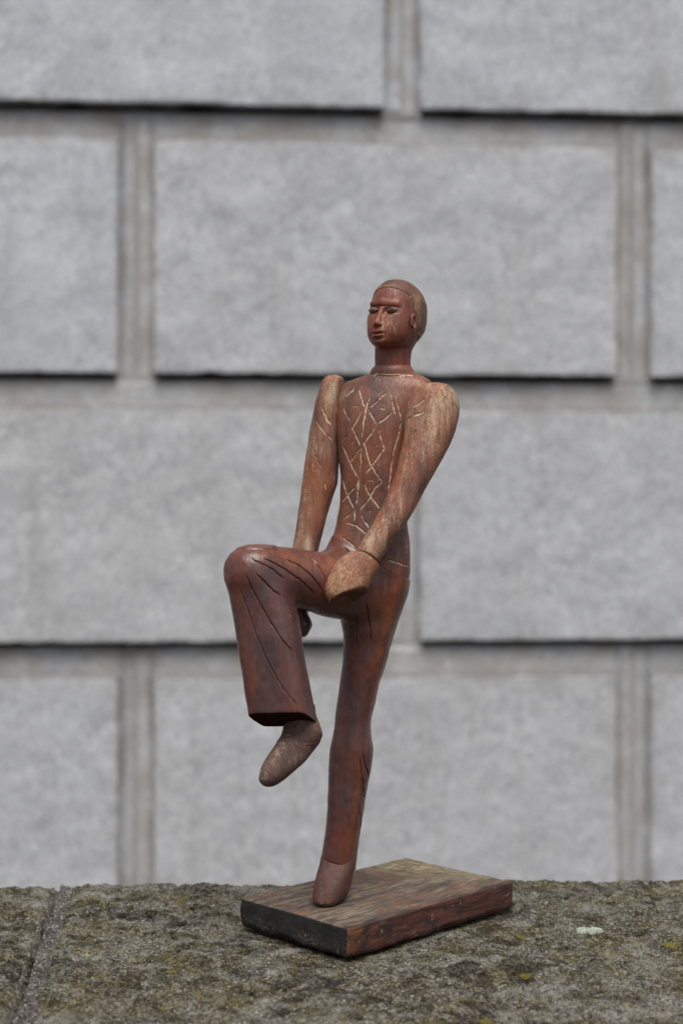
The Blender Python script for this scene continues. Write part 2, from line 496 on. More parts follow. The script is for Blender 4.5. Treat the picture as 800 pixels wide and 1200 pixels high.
def block_mesh(seed):
    """one dressed stone: slab with a rebate on top and both ends, raised hammered face"""
    W, Hh = PITCH_U - 0.002, PITCH_V - GAP
    px0, px1 = CH_U / 2 - 0.001, W - CH_U / 2 + 0.001
    pz0, pz1 = 0.0, Hh - (CH_V - GAP)
    def axis(a, b, lo, hi, step, low_edge, high_edge):
        xs = [a]
        if low_edge:
            xs += list(np.linspace(a, lo, 5))[1:-1] + [lo - 0.0015, lo, lo + 0.0022, lo + 0.006]
        else:
            xs += [a + 0.0022, a + 0.006]
        n = int((hi - lo) / step)
        xs += list(np.linspace(lo, hi, n + 1))[1:-1]
        if high_edge:
            xs += [hi - 0.006, hi - 0.0022, hi, hi + 0.0015] + list(np.linspace(hi, b, 5))[1:-1]
        xs += [b]
        return np.unique(np.round(np.array(xs), 5))
    xs = axis(0, W, px0, px1, 0.009, True, True)
    zs = axis(0, Hh, pz0, pz1, 0.009, False, True)
    X, Z = np.meshgrid(xs, zs, indexing='ij')
    P = np.stack([X.ravel(), Z.ravel(), np.full(X.size, seed * 3.7)], 1).astype(np.float32)
    # ragged arris: shift the inside test by noise
    jx = fbm(P, 28, 4, seed) * 0.0022
    jz = fbm(P, 28, 4, seed + 9) * 0.0028
    xx, zz = P[:, 0] + 0, P[:, 1] + 0
    e = np.minimum(np.minimum(xx - px0, px1 - xx), pz1 - zz)
    inside = e > -0.0008
    edge_d = np.minimum(e, zz - pz0 + 0.002)
    h = np.where(inside, RECESS - 0.002 * np.exp(-np.clip(edge_d, 0, 1) / 0.003), 0.0)
    h = h + np.where(inside, fbm(P, 16, 5, seed + 3, 0.6) * 0.0016 + fbm(P, 130, 2, seed + 5) * 0.0007, fbm(P, 30, 3, seed + 4) * 0.001)
    near = np.exp(-(np.abs(edge_d) / 0.008) ** 2)
    xx = xx + jx * near
    zz = np.where(zz < 1e-6, zz + np.where((P[:, 0] > px0) & (P[:, 0] < px1), np.abs(jz) * 1.0, 0), zz + jz * near * (zz < Hh - 1e-4))
    V = np.stack([xx, -h, zz], 1)
    nx, nz = len(xs), len(zs)
    idx = np.arange(nx * nz).reshape(nx, nz)
    q = np.stack([idx[:-1, :-1], idx[1:, :-1], idx[1:, 1:], idx[:-1, 1:]], -1).reshape(-1, 4)
    # skirt to the back
    rim = np.concatenate([idx[:, 0], idx[-1, 1:], idx[-2::-1, -1], idx[0, -2:0:-1]])
    B = V[rim].copy()
    B[:, 1] = 0.09
    bi = len(V) + np.arange(len(rim))
    r2, b2 = np.roll(rim, -1), np.roll(bi, -1)
    sk = np.stack([rim, bi, b2, r2], -1)
    allV = np.concatenate([V, B])
    me = mesh_np('granite_block', allV, quads=np.concatenate([q, sk]))
    topd = np.clip(pz1 - zz, 0, 1)
    reb = np.concatenate([np.where(inside, np.maximum(0.35 * np.exp(-np.clip(edge_d, 0, 1) / 0.012), 1.0 * np.exp(-topd / 0.007)), 1.0), np.ones(len(rim))])  # grime tone also laid along the top edge to mute its lit bevel
    set_attr(me, 'rebate', reb)
    blackening = np.zeros(len(allV))
    blackening[len(V):] = 1.0                        # crust on the hidden joint faces
    lowrow = (P[:, 1] < 0.0008) & (P[:, 0] > px0) & (P[:, 0] < px1)
    blackening[:len(V)][lowrow] = 0.8
    # rain-washed dirt that has run down the two ends of the rebate
    nz_ = 0.6 + 0.5 * fbm(P, (30, 9, 1), 3, seed + 13)
    rgt = np.exp(-((P[:, 0] - px1 - 0.006) / 0.008) ** 2) * (~inside)
    lft = np.exp(-((P[:, 0] - px0 + 0.004) / 0.006) ** 2) * (~inside)
    blackening[:len(V)] = np.maximum(blackening[:len(V)], np.clip((0.62 * rgt + 0.48 * lft) * nz_, 0, 0.75))
    blackening[:len(V)] = np.maximum(blackening[:len(V)], inside * np.clip(0.42 * np.exp(-(topd / 0.006) ** 2) * nz_, 0, 0.6))  # top edge darkened to offset the light its bevel catches
    lip = (np.abs(P[:, 1] - pz1 - 0.0005) < 0.0035) & (P[:, 0] > px0) & (P[:, 0] < px1)
    blackening[:len(V)] = np.maximum(blackening[:len(V)], np.where(lip, 0.62, 0))  # upward lip darkened in colour against the light from above
    shelf = np.exp(-np.abs(Hh - P[:, 1]) / 0.010) * (~inside)
    blackening[:len(V)] = np.maximum(blackening[:len(V)], np.clip(0.35 * shelf * nz_, 0, 0.5))  # horizontal rebate darkens towards the stone above
    set_attr(me, 'blackening', blackening)
    me.shade_smooth() if hasattr(me, 'shade_smooth') else None
    return me

block_meshes = [block_mesh(s) for s in range(1, 6)]
for bmesh_ in block_meshes:
    bmesh_.materials.append(M_GRANITE)
rng = random.Random(4)
Z_TOP_JOINT = CAMZ / WK + 0.611                      # underside of the uppermost visible course
rows = range(-5, 3)
for r in rows:
    zb = Z_TOP_JOINT + r * PITCH_V
    if zb < -0.3:
        continue
    off = 0.0884 if r % 2 == 0 else -0.3001
    for k in range(-3, 4):
        u0 = off + k * PITCH_U
        if u0 < -2.3 or u0 > 2.0:
            continue
        o = add_obj('granite_block', block_meshes[rng.randrange(5)], M_GRANITE, wall)
        o.location = (u0 + 0.001, rng.uniform(-0.002, 0.003), zb)
        # pointed upright joint at the left end of the stone: closes the slot and the gap below it
        mv = []
        for yy in (-0.0002, 0.08):
            for (a, b) in ((-0.031, -GAP - 0.001), (0.031, -GAP - 0.001), (0.031, 0.0008), (0.0035, 0.0008), (0.0025, PITCH_V - GAP), (-0.003, PITCH_V - GAP), (-0.003, 0.0008), (-0.031, 0.0008)):
                mv.append((u0 + a, yy - 0.0005, zb + b))
        mj = mesh_np('mortar_joint', mv, quads=[(0, 1, 2, 3), (0, 3, 6, 7), (3, 4, 5, 6)] + [(k, k + 8, (k + 1) % 8 + 8, (k + 1) % 8) for k in range(8)], smooth=False)
        add_obj('mortar_joint', mj, M_MORTAR, wall)
bk = mesh_np('backing', [(x, y, z) for y in (0.085, 0.40) for (x, z) in ((-2.3, 0), (2.6, 0), (2.6, 2.35), (-2.3, 2.35))],
             quads=[(0, 1, 2, 3), (4, 7, 6, 5), (0, 4, 5, 1), (1, 5, 6, 2), (2, 6, 7, 3), (3, 7, 4, 0)], smooth=False)
add_obj('backing', bk, M_MORTAR, wall)

# ------------------------------------------------------------------ stone ledge (parapet)
LEDGE_YAW = math.radians(2.6)
parapet = empty('stone_parapet', (0, 1.138, 0))
parapet.rotation_euler = (0, 0, LEDGE_YAW)
tag(parapet, 'low parapet with lichen-covered grey coping stones under the wooden figure', 'parapet')
LT = 1.0            # ledge top height
DEPTH = 0.62        # coping depth towards the camera

def joint_x(yl):    # the joint runs slightly askew; yl is local depth (negative = towards camera)
    return -0.2195 - 0.063 * (yl + 0.0)

def coping(name, xa, xb, fine, seed):
    """xa, xb: functions of local depth giving the end lines; returns a closed stone"""
    ny = int(DEPTH / fine)
    span = abs(xb(0) - xa(0))
    nx = int(span / fine)
    ty = np.linspace(0, 1, ny + 1)
    tx = np.linspace(0, 1, nx + 1)
    TX, TY = np.meshgrid(tx, ty, indexing='ij')
    Y = -DEPTH + TY * DEPTH
    X = xa(Y) * (1 - TX) + xb(Y) * TX
    P = np.stack([X.ravel(), Y.ravel(), np.zeros(X.size)], 1).astype(np.float32)
    h = fbm(P, 9, 3, seed) * 0.0022 + fbm(P, 55, 3, seed + 2, 0.6) * 0.0011 + fbm(P, 210, 3, seed + 4, 0.65) * 0.0011
    pit = fbm(P, 38, 3, seed + 7)
    h -= np.clip(pit - 0.75, 0, 1) * 0.006
    dx = np.minimum((X - xa(Y)).ravel(), (xb(Y) - X).ravel()) + fbm(P, 45, 3, seed + 11) * 0.0022
    dy = np.minimum(-Y.ravel(), (Y + DEPTH).ravel()) + fbm(P, 40, 3, seed + 12) * 0.002
    ed = np.minimum(dx, dy)
    h -= 0.0065 * np.exp(-np.clip(ed, 0, 1) / 0.0035)
    # ledge dips under the block so the gap deepens its contact shadow
    c_, s_ = math.cos(LEDGE_YAW), math.sin(LEDGE_YAW)
    wx = P[:, 0] * c_ - P[:, 1] * s_ - 0.0273
    wy = P[:, 0] * s_ + P[:, 1] * c_ + 1.138 - 1.0297
    bu = np.abs((wx + wy) * 0.7071) - 0.087
    bv = np.abs((wx - wy) * 0.7071) - 0.054
    under = np.clip(1 - np.maximum(bu, bv) / 0.012, 0, 1)
    h = h * (1 - 0.75 * under) - 0.0030 * under
    V = np.stack([P[:, 0], P[:, 1], LT + h], 1)
    idx = np.arange(V.shape[0]).reshape(nx + 1, ny + 1)
    q = np.stack([idx[:-1, :-1], idx[1:, :-1], idx[1:, 1:], idx[:-1, 1:]], -1).reshape(-1, 4)
    rim = np.concatenate([idx[:, 0], idx[-1, 1:], idx[-2::-1, -1], idx[0, -2:0:-1]])
    B = V[rim].copy()
    B[:, 2] = LT - 0.14
    bi = len(V) + np.arange(len(rim))
    sk = np.stack([rim, bi, np.roll(bi, -1), np.roll(rim, -1)], -1)
    me = mesh_np(name, np.concatenate([V, B]), quads=np.concatenate([q, sk]))
    return add_obj(name, me, M_LEDGE, parapet)

JW = 0.0048
main_stone = coping('coping_stone', lambda y: joint_x(y) + JW, lambda y: 0.72 + 0 * y, 0.0013, 3)
side_stone = coping('coping_stone', lambda y: -1.05 + 0 * y, lambda y: joint_x(y) - JW, 0.0022, 8)
far_stone = coping('coping_stone', lambda y: 0.735 + 0 * y, lambda y: 1.5 + 0 * y, 0.006, 21)
# mortar in the joints
def joint_strip(fx, seed):
    n = 260
    ys = np.linspace(-DEPTH + 0.004, -0.003, n)
    us = np.linspace(-1, 1, 13)
    Vv = []
    for u in us:
        Vv.append(np.stack([fx(ys) + u * (JW + 0.004), ys, np.full(n, 0.0)], 1))
    Vv = np.concatenate(Vv).astype(np.float32)
    u_all = np.repeat(us, n)
    hh = -0.0012 + fbm(Vv, 120, 4, seed, 0.65) * 0.0028
    hh -= 0.014 * np.exp(-((u_all + 0.62 + 0.12 * noise(Vv, 30, seed + 9)) / 0.12) ** 2)      # open crack along one side of the pointing
    hh -= np.clip(fbm(Vv, 40, 2, seed + 3) - 0.3, 0, 1) * 0.006
    Vv[:, 2] = LT + hh
    idx = np.arange(13 * n).reshape(13, n)
    q = np.stack([idx[:-1, :-1], idx[1:, :-1], idx[1:, 1:], idx[:-1, 1:]], -1).reshape(-1, 4)
    rim = np.concatenate([idx[:, 0], idx[-1, 1:], idx[-2::-1, -1], idx[0, -2:0:-1]])
    B = Vv[rim].copy()
    B[:, 2] = LT - 0.1
    bi = len(Vv) + np.arange(len(rim))
    sk = np.stack([rim, bi, np.roll(bi, -1), np.roll(rim, -1)], -1)
    add_obj('mortar_joint', mesh_np('mortar_joint', np.concatenate([Vv, B]), quads=np.concatenate([q, sk])), M_LEDGE_MORTAR, parapet)
joint_strip(joint_x, 5)
joint_strip(lambda y: 0.7275 + 0 * y, 6)
pb = mesh_np('wall_body', [(x, y, z) for y in (-DEPTH + 0.05, -0.05) for (x, z) in ((-1.04, 0), (1.49, 0), (1.49, LT - 0.13), (-1.04, LT - 0.13))],
             quads=[(0, 1, 2, 3), (4, 7, 6, 5), (0, 4, 5, 1), (1, 5, 6, 2), (2, 6, 7, 3), (3, 7, 4, 0)], smooth=False)
add_obj('wall_body', pb, M_LEDGE, parapet)

# crusts of lichen standing proud of the stone
def lichen_crust(x, y, r, seed, mat, squash=0.6):
    """a colony of small overlapping lobed crusts, one part"""
    rg = random.Random(seed)
    V, F3, F4 = [], [], []
    n_r, n_a = 3, 10
    for j in range(rg.randint(60, 80)):
        rr0 = r * rg.uniform(0.05, 0.17)
        d = r * math.sqrt(rg.random()) * 0.8
        an = rg.uniform(0, 6.28)
        ox, oy = d * math.cos(an), d * math.sin(an) * squash
        ph = [rg.uniform(0, 6.28) for _ in range(3)]
        b0 = len(V)
        V.append((ox, oy, 0.0007))
        for i in range(1, n_r + 1):
            t = i / n_r
            for k in range(n_a):
                a = 2 * math.pi * k / n_a
                lob = 1 + 0.25 * math.sin(3 * a + ph[0]) + 0.2 * math.sin(5 * a + ph[1]) + rg.uniform(-0.12, 0.12)
                z = 0.0007 * (1 - t ** 3) + rg.uniform(-0.0003, 0.0003) - (0.002 if i == n_r else 0)
                V.append((ox + rr0 * t * lob * math.cos(a), oy + rr0 * t * lob * math.sin(a), z))
        F3 += [(b0, b0 + 1 + k, b0 + 1 + (k + 1) % n_a) for k in range(n_a)]
        for i in range(n_r - 1):
            for k in range(n_a):
                a0 = b0 + 1 + i * n_a + k
                a1 = b0 + 1 + i * n_a + (k + 1) % n_a
                F4.append((a0, a0 + n_a, a1 + n_a, a1))
    me = mesh_np('lichen_patch', V, quads=F4, tris=F3)
    o = add_obj('lichen_patch', me, mat, main_stone)
    o.location = (x, y, LT + 0.0003)

def ledge_local(px, py):
    d = FPX * (CAMZ - LT) / (py - 615.0)
    X = (px - 400) * d / FPX
    dx, dy = X, d - 1.138
    c, s = math.cos(-LEDGE_YAW), math.sin(-LEDGE_YAW)
    return dx * c - dy * s, dx * s + dy * c
for (px, py, r, sd, mt) in ((690, 1090, 0.0105, 1, M_PALE_LICHEN), (616, 1144, 0.0045, 2, M_YELLOW_LICHEN), (688, 1139, 0.0050, 3, M_YELLOW_LICHEN),
                            (787, 1108, 0.0085, 4, M_YELLOW_LICHEN), (201, 1140, 0.0048, 5, M_YELLOW_LICHEN), (568, 1198, 0.0050, 6, M_YELLOW_LICHEN),
                            (610, 1099, 0.0040, 7, M_YELLOW_LICHEN), (124, 1143, 0.0035, 9, M_YELLOW_LICHEN)):
    lx, ly = ledge_local(px, py)
    lichen_crust(lx, ly, r, sd, mt)

# ------------------------------------------------------------------ statuette: implicit carving tools
# model space: X right, Y away, Z up (units of S metres), origin on the optical axis at distance D0
def pt(px, py, dz=0.0):
    k = 1 + dz / FPX
    return np.array([(px - 400) * k, dz, (615 - py) * k], dtype=np.float64)

def pchip(t, y, tt):
    """monotone cubic through samples"""
    t, y = np.asarray(t, float), np.asarray(y, float)
    h = np.diff(t)
    d = np.diff(y) / h
    m = np.zeros_like(y)
    m[0], m[-1] = d[0], d[-1]
    for i in range(1, len(y) - 1):
        if d[i - 1] * d[i] > 0:
            w1, w2 = 2 * h[i] + h[i - 1], h[i] + 2 * h[i - 1]
            m[i] = (w1 + w2) / (w1 / d[i - 1] + w2 / d[i])
    i = np.clip(np.searchsorted(t, tt) - 1, 0, len(t) - 2)
    s = (tt - t[i]) / h[i]
    s2, s3 = s * s, s * s * s
    return (2 * s3 - 3 * s2 + 1) * y[i] + (s3 - 2 * s2 + s) * h[i] * m[i] + (-2 * s3 + 3 * s2) * y[i + 1] + (s3 - s2) * h[i] * m[i + 1]

class Loft:
    """stations: (centre point, half-size along U, half-size along V, exponent)"""
    def __init__(self, axis, U, stations, cap=4.0):
        self.A = np.asarray(axis, float) / np.linalg.norm(axis)
        U = np.asarray(U, float)
        U = U - self.A * U.dot(self.A)
        self.U = U / np.linalg.norm(U)
        self.V = np.cross(self.A, self.U)
        st = sorted(((c.dot(self.A), c.dot(self.U), c.dot(self.V), a, b, n) for c, a, b, n in stations))
        st = np.array(st)
        self.t0, self.t1 = st[0, 0], st[-1, 0]
        tt = np.linspace(self.t0, self.t1, 300)
        self.tt = tt
        self.tab = [pchip(st[:, 0], st[:, k], tt).astype(np.float32) for k in range(1, 6)]
        self.cap = cap
    def __call__(self, P):
        t = P @ self.A.astype(np.float32)
        cu, cv, ru, rv, n = [np.interp(t, self.tt, k) for k in self.tab]
        u = np.abs(P @ self.U.astype(np.float32) - cu)
        v = np.abs(P @ self.V.astype(np.float32) - cv)
        q = ((u / ru) ** n + (v / rv) ** n) ** (1 / n)
        ln = np.sqrt(u * u + v * v)
        d = ln - np.where(q > 1e-4, ln / np.maximum(q, 1e-4), np.minimum(ru, rv))
        e = np.maximum(self.t0 - t, t - self.t1)
        return smax(d, e, self.cap)

def smin(a, b, k):
    h = np.clip(0.5 + 0.5 * (b - a) / k, 0, 1)
    return b + (a - b) * h - k * h * (1 - h)
def smax(a, b, k):
    return -smin(-a, -b, k)

def rows_loft(rows, yaw, cap=4.0, aspect=None):
    """rows: (py, left px, right px, dz, half-depth, exponent): horizontal slices whose side
    edges are at left/right when seen from straight ahead; yaw = degrees the section is turned left"""
    yw = math.radians(yaw)
    F = np.array([-math.sin(yw), -math.cos(yw), 0])
    st = []
    for py, l, r, dz, hd, n in rows:
        k = 1 + dz / FPX
        c = pt((l + r) / 2, py, dz)
        hw = (r - l) / 2 * k
        a = hd                               # along F
        rem = hw ** 2 - (a * math.sin(yw)) ** 2
        b = math.sqrt(max(rem, (0.45 * hw) ** 2)) / math.cos(yw)
        if n > 2.05:                          # a squarer section pokes out further at its corners
            u_ = np.linspace(0, math.pi / 2, 60)
            ex = (a * math.sin(yw)) * np.cos(u_) ** (2 / n) + (b * math.cos(yw)) * np.sin(u_) ** (2 / n)
            f = hw / ex.max()
            a, b = a * f, b * f
        st.append((c, a, b, n))
    return Loft((0, 0, 1), F, st, cap)

def ellipsoid(c, r, yaw=0.0):
    yw = math.radians(yaw)
    F = np.array([-math.sin(yw), -math.cos(yw), 0], np.float32)
    L = np.array([math.cos(yw), -math.sin(yw), 0], np.float32)
    c = np.asarray(c, np.float32)
    def f(P):
        Q = P - c
        q = np.sqrt((Q @ F / r[0]) ** 2 + (Q @ L / r[1]) ** 2 + (Q[:, 2] / r[2]) ** 2)
        return (q - 1) * min(r)
    return f

def capsule(a, b, ra, rb):
    a, b = np.asarray(a, np.float32), np.asarray(b, np.float32)
    ab = b - a
    L2 = ab.dot(ab)
    def f(P):
        t = np.clip((P - a) @ ab / L2, 0, 1)
        return np.linalg.norm(P - a - t[:, None] * ab, axis=1) - (ra + (rb - ra) * t)
    return f

def plane(p, n):
    n = np.asarray(n, float)
    n = (n / np.linalg.norm(n)).astype(np.float32)
    p = np.asarray(p, np.float32)
    return lambda P: (P - p) @ n

def polygonise(f, lo, hi, h):
    """surface nets on a narrow band"""
    B = 8
    lo = np.asarray(lo, float)
    nb = np.ceil((np.asarray(hi, float) - lo) / (h * B)).astype(int)
    cx = [lo[i] + (np.arange(nb[i]) + 0.5) * B * h - 0.5 * h for i in range(3)]
    G = np.stack(np.meshgrid(*cx, indexing='ij'), -1).reshape(-1, 3).astype(np.float32)
    dc = f(G).reshape(nb)
    act = np.abs(dc) < B * h * 0.87 * 2.2 + 3
    vol = np.where(dc[:, None, :, None, :, None] < 0, np.float32(-50), np.float32(50)) * np.ones((1, B, 1, B, 1, B), np.float32)
    ia = np.argwhere(act)
    off = np.stack(np.meshgrid(*([np.arange(B)] * 3), indexing='ij'), -1).reshape(-1, 3)
    for c0 in range(0, len(ia), 1500):
        blk = ia[c0:c0 + 1500]
        pts = (lo + ((blk[:, None, :] * B + off[None]) * h)).reshape(-1, 3).astype(np.float32)
        d = f(pts).astype(np.float32).reshape(len(blk), B, B, B)
        vol[blk[:, 0], :, blk[:, 1], :, blk[:, 2], :] = d
    vol = vol.reshape(nb[0] * B, nb[1] * B, nb[2] * B)
    s = vol < 0
    c = [s[a:s.shape[0] - 1 + a, b:s.shape[1] - 1 + b, d:s.shape[2] - 1 + d] for a in (0, 1) for b in (0, 1) for d in (0, 1)]
    anyv, allv = c[0].copy(), c[0].copy()
    for k in c[1:]:
        anyv |= k
        allv &= k
    cells = np.argwhere(anyv & ~allv)
    acc = np.zeros((len(cells), 3))
    cnt = np.zeros(len(cells))
    corners = [(a, b, d) for a in (0, 1) for b in (0, 1) for d in (0, 1)]
    val = {k: vol[cells[:, 0] + k[0], cells[:, 1] + k[1], cells[:, 2] + k[2]] for k in corners}
    for a in corners:
        for ax in range(3):
            if a[ax] == 0:
                b = list(a); b[ax] = 1; b = tuple(b)
                va, vb = val[a], val[b]
                m = (va < 0) != (vb < 0)
                t = np.where(m, va / np.where(m, va - vb, 1), 0)
                p = np.tile(np.array(a, float), (len(cells), 1))
                p[:, ax] += t
                acc += p * m[:, None]
                cnt += m
    V = lo + (cells + acc / cnt[:, None]) * h
    idm = np.full(anyv.shape, -1, np.int32)
    idm[cells[:, 0], cells[:, 1], cells[:, 2]] = np.arange(len(cells))
    quads = []
    for ax in range(3):
        o1, o2 = [(1, 2), (2, 0), (0, 1)][ax]
        sl0 = [slice(1, -1)] * 3; sl1 = [slice(1, -1)] * 3
        sl0[ax] = slice(0, -1); sl1[ax] = slice(1, None)
        A_, B_ = s[tuple(sl0)], s[tuple(sl1)]
        e = np.argwhere(A_ != B_)
        if not len(e):
            continue
        flip = A_[e[:, 0], e[:, 1], e[:, 2]]
        g = e + 1
        g[:, ax] -= 1
        def cell(d1, d2):
            k = g.copy()
            k[:, o1] -= d1
            k[:, o2] -= d2
            return idm[k[:, 0], k[:, 1], k[:, 2]]
        q = np.stack([cell(1, 1), cell(0, 1), cell(0, 0), cell(1, 0)], -1)
        q[~flip] = q[~flip][:, ::-1]
        quads.append(q)
    Q = np.concatenate(quads)
    Q = Q[(Q >= 0).all(1)]
    return V, Q

def relax(V, Q, it=2):
    a = np.concatenate([Q[:, 0], Q[:, 1], Q[:, 2], Q[:, 3], Q[:, 1], Q[:, 2], Q[:, 3], Q[:, 0]])
    b = np.concatenate([Q[:, 1], Q[:, 2], Q[:, 3], Q[:, 0], Q[:, 0], Q[:, 1], Q[:, 2], Q[:, 3]])
    n = np.bincount(a, minlength=len(V)).astype(float)
    n[n == 0] = 1
    for _ in range(it):
        M = np.stack([np.bincount(a, weights=V[b, k], minlength=len(V)) for k in range(3)], 1) / n[:, None]
        V = V * 0.4 + M * 0.6
    return V

def normals(V, Q):
    fn = np.cross(V[Q[:, 2]] - V[Q[:, 0]], V[Q[:, 3]] - V[Q[:, 1]])
    N = np.zeros_like(V)
    for k in range(3):
        for c in range(4):
            N[:, k] += np.bincount(Q[:, c], weights=fn[:, k], minlength=len(V))
    return N / np.maximum(np.linalg.norm(N, axis=1), 1e-9)[:, None]

def to_px(V):
    k = FPX / (FPX + V[:, 1])
    return 400 + V[:, 0] * k, 615 - V[:, 2] * k

def poly_dist(x, y, pts):
    best = np.full(x.shape, 1e9)
    for (x0, y0), (x1, y1) in zip(pts[:-1], pts[1:]):
        dx, dy = x1 - x0, y1 - y0
        t = np.clip(((x - x0) * dx + (y - y0) * dy) / (dx * dx + dy * dy + 1e-9), 0, 1)
        best = np.minimum(best, np.hypot(x - x0 - t * dx, y - y0 - t * dy))
    return best

def zc(pts, ox, oy, k):
    return [(ox + a / k, oy + b / k) for a, b in pts]

def smooth_line(pts):
    if len(pts) < 3:
        return pts
    a = np.array(pts, float)
    t = np.concatenate([[0], np.cumsum(np.hypot(*np.diff(a, axis=0).T))])
    e = np.vstack([2 * a[0] - a[1], a, 2 * a[-1] - a[-2]])
    out = []
    for i in range(len(a) - 1):
        p0, p1, p2, p3 = e[i], e[i + 1], e[i + 2], e[i + 3]
        for u in np.linspace(0, 1, 5)[:-1]:
            out.append(tuple(0.5 * (2 * p1 + (p2 - p0) * u + (2 * p0 - 5 * p1 + 4 * p2 - p3) * u * u + (3 * p1 - p0 - 3 * p2 + p3) * u ** 3)))
    return out + [tuple(a[-1])]

def carve(V, Q, cuts, blobs=(), warms=()):
    """gouged lines: (points, width, depth, pale, dark); rubbed places: (x, y, rx, ry, amount, angle)"""
    N = normals(V, Q)
    x, y = to_px(V)
    front = N[:, 1] < 0.05
    pale = np.zeros(len(V)); dark = np.zeros(len(V)); wear = np.zeros(len(V))
    disp = np.zeros(len(V))
    wob = V.astype(np.float32)
    jx = noise(wob, 0.22, 5) * 0.7
    jy = noise(wob, 0.22, 6) * 0.7
    for pts, w, dep, pl, dk in cuts:
        a = np.array(pts)
        m = front & (x > a[:, 0].min() - 6) & (x < a[:, 0].max() + 6) & (y > a[:, 1].min() - 6) & (y < a[:, 1].max() + 6)
        i = np.nonzero(m)[0]
        if not len(i):
            continue
        d = poly_dist(x[i] + jx[i], y[i] + jy[i], pts)
        L0 = np.hypot(x[i] - a[0, 0], y[i] - a[0, 1]); L1 = np.hypot(x[i] - a[-1, 0], y[i] - a[-1, 1])
        tp = np.clip(np.minimum(L0, L1) / 8.0 + 0.38, 0, 1)
        ww = w * tp
        g = np.clip(1 - (d / ww) ** 2, 0, 1)
        disp[i] = np.maximum(disp[i], dep * g * tp)
        ge = np.clip(1.5 * (1 - d / ww), 0, 1)
        pale[i] = np.maximum(pale[i], pl * ge)
        dark[i] = np.maximum(dark[i], dk * ge)
    for bx_, by_, rx, ry, amt, ang in blobs:
        c, s = math.cos(math.radians(ang)), math.sin(math.radians(ang))
        u = ((x - bx_) * c + (y - by_) * s) / rx
        v = (-(x - bx_) * s + (y - by_) * c) / ry
        wear += front * amt * np.exp(-(u * u + v * v))
    warm = np.zeros(len(V))
    for bx_, by_, rx, ry, amt, ang in warms:
        c, s = math.cos(math.radians(ang)), math.sin(math.radians(ang))
        u = ((x - bx_) * c + (y - by_) * s) / rx
        v = (-(x - bx_) * s + (y - by_) * c) / ry
        warm += front * amt * np.exp(-(u * u + v * v))
    return V - N * disp[:, None], dict(pale=pale, dark=dark, warm=np.clip(warm, 0, 1), wear=np.clip(wear, -1, 1.5))

FIG = empty('wooden_statuette', (pt(435, 1040, 30)[0] * S, D0 + 50 * S, 1.0 + 0.0215 - 0.0212))
tag(FIG, 'carved wooden man balancing on one leg, holding his raised knee, on a wooden block', 'statuette')

def build(name, f, lo, hi, h, mat, parent=FIG, cuts=(), blobs=(), uneven=0.5, label=None, rel=2, extra=None, warms=()):
    V, Q = polygonise(f, lo, hi, h)
    V = relax(V, Q, rel)
    if uneven:
        N = normals(V, Q)
        Vf = V.astype(np.float32)
        V = V + N * (uneven * (noise(Vf, 0.05, 3) + 0.5 * noise(Vf, 0.13, 4) + 0.22 * noise(Vf, (0.5, 0.5, 0.12), 8)))[:, None]
    V, at = carve(V, Q, cuts, blobs, warms)
    if extra:
        extra(V, Q, at)
    W = np.stack([V[:, 0] * S, D0 + V[:, 1] * S, CAMZ + V[:, 2] * S], 1) - np.array(FIG.location)
    me = mesh_np(name, W, quads=Q)
    for k, a in at.items():
        set_attr(me, k, a)
    o = add_obj(name, me, mat, parent)
    if label:
        o['label'] = label
    return o

def box(*pts_, pad=6):
    a = np.array(pts_)
    return a.min(0) - pad, a.max(0) + pad

# ------------------------------------------------------------------ plinth
cen = np.array([45.5, 49.5])
ax_b = np.array([0.7071, 0.7071]); ax_a = np.array([0.7071, -0.7071])
HB, HA = 144.2, 89.6
TOPZ = -440.0
THK = 35.5
def f_base(P):
    q = P[:, :2] - cen.astype(np.float32)
    u = q @ ax_b.astype(np.float32)
    v = q @ ax_a.astype(np.float32)
    w = P[:, 2] - (TOPZ - THK / 2)
    un = 1.3 * noise(P, 0.018, 31)
    r = 2.2
    und = 4.5 * np.clip((TOPZ - THK + 8 + 3 * noise(P, 0.05, 35) - P[:, 2]) / 8, 0, 1) ** 2
    qu = np.abs(u) - (HB + un) + r + und
    qv = np.abs(v) - (HA + 1.2 * noise(P, 0.02, 32)) + r + und
    qw = np.abs(w) - THK / 2 + r
    d = np.sqrt(np.maximum(qu, 0) ** 2 + np.maximum(qv, 0) ** 2 + np.maximum(qw, 0) ** 2) + np.minimum(np.maximum(np.maximum(qu, qv), qw), 0) - r
    # chips along the arrises
    return d + np.clip(noise(P, 0.09, 33) - 0.1, 0, 1) * 4.0 * np.clip((qu + qv + qw + 18) / 18, 0, 1)
def base_attr(V, Q, at):
    x, y = to_px(V)
    z = V[:, 2]
    at['wear'] = np.exp(-(((x - 482) / 56) ** 2 + ((y - 1013) / 10) ** 2)) + 0.5 * np.exp(-(((x - 560) / 40) ** 2 + ((y - 1025) / 7) ** 2))
    at['dark'] = np.clip((TOPZ - THK * 0.42 - z) / 6, 0, 1) * np.clip(0.5 + noise(V.astype(np.float32), 0.06, 40), 0, 1)
    Vf = V.astype(np.float32)
    q = V[:, :2] - cen
    u, v = q @ ax_b, q @ ax_a
    rimd = np.minimum(HA - v, 1e9)                       # charred line along the long front arris
    at['blackening'] = np.clip(1.2 - (rimd - 3 - 5 * noise(Vf, 0.05, 43)) / 4, 0, 1) * np.clip(0.75 + 0.9 * noise(Vf, 0.035, 44), 0, 0.9) * (z > TOPZ - 6)
    at['pale'] = (z < TOPZ - 2) * ((np.abs(x - 411) < 6 + 3 * noise(V.astype(np.float32), 0.2, 41)) & (x > 406)) * 0.5
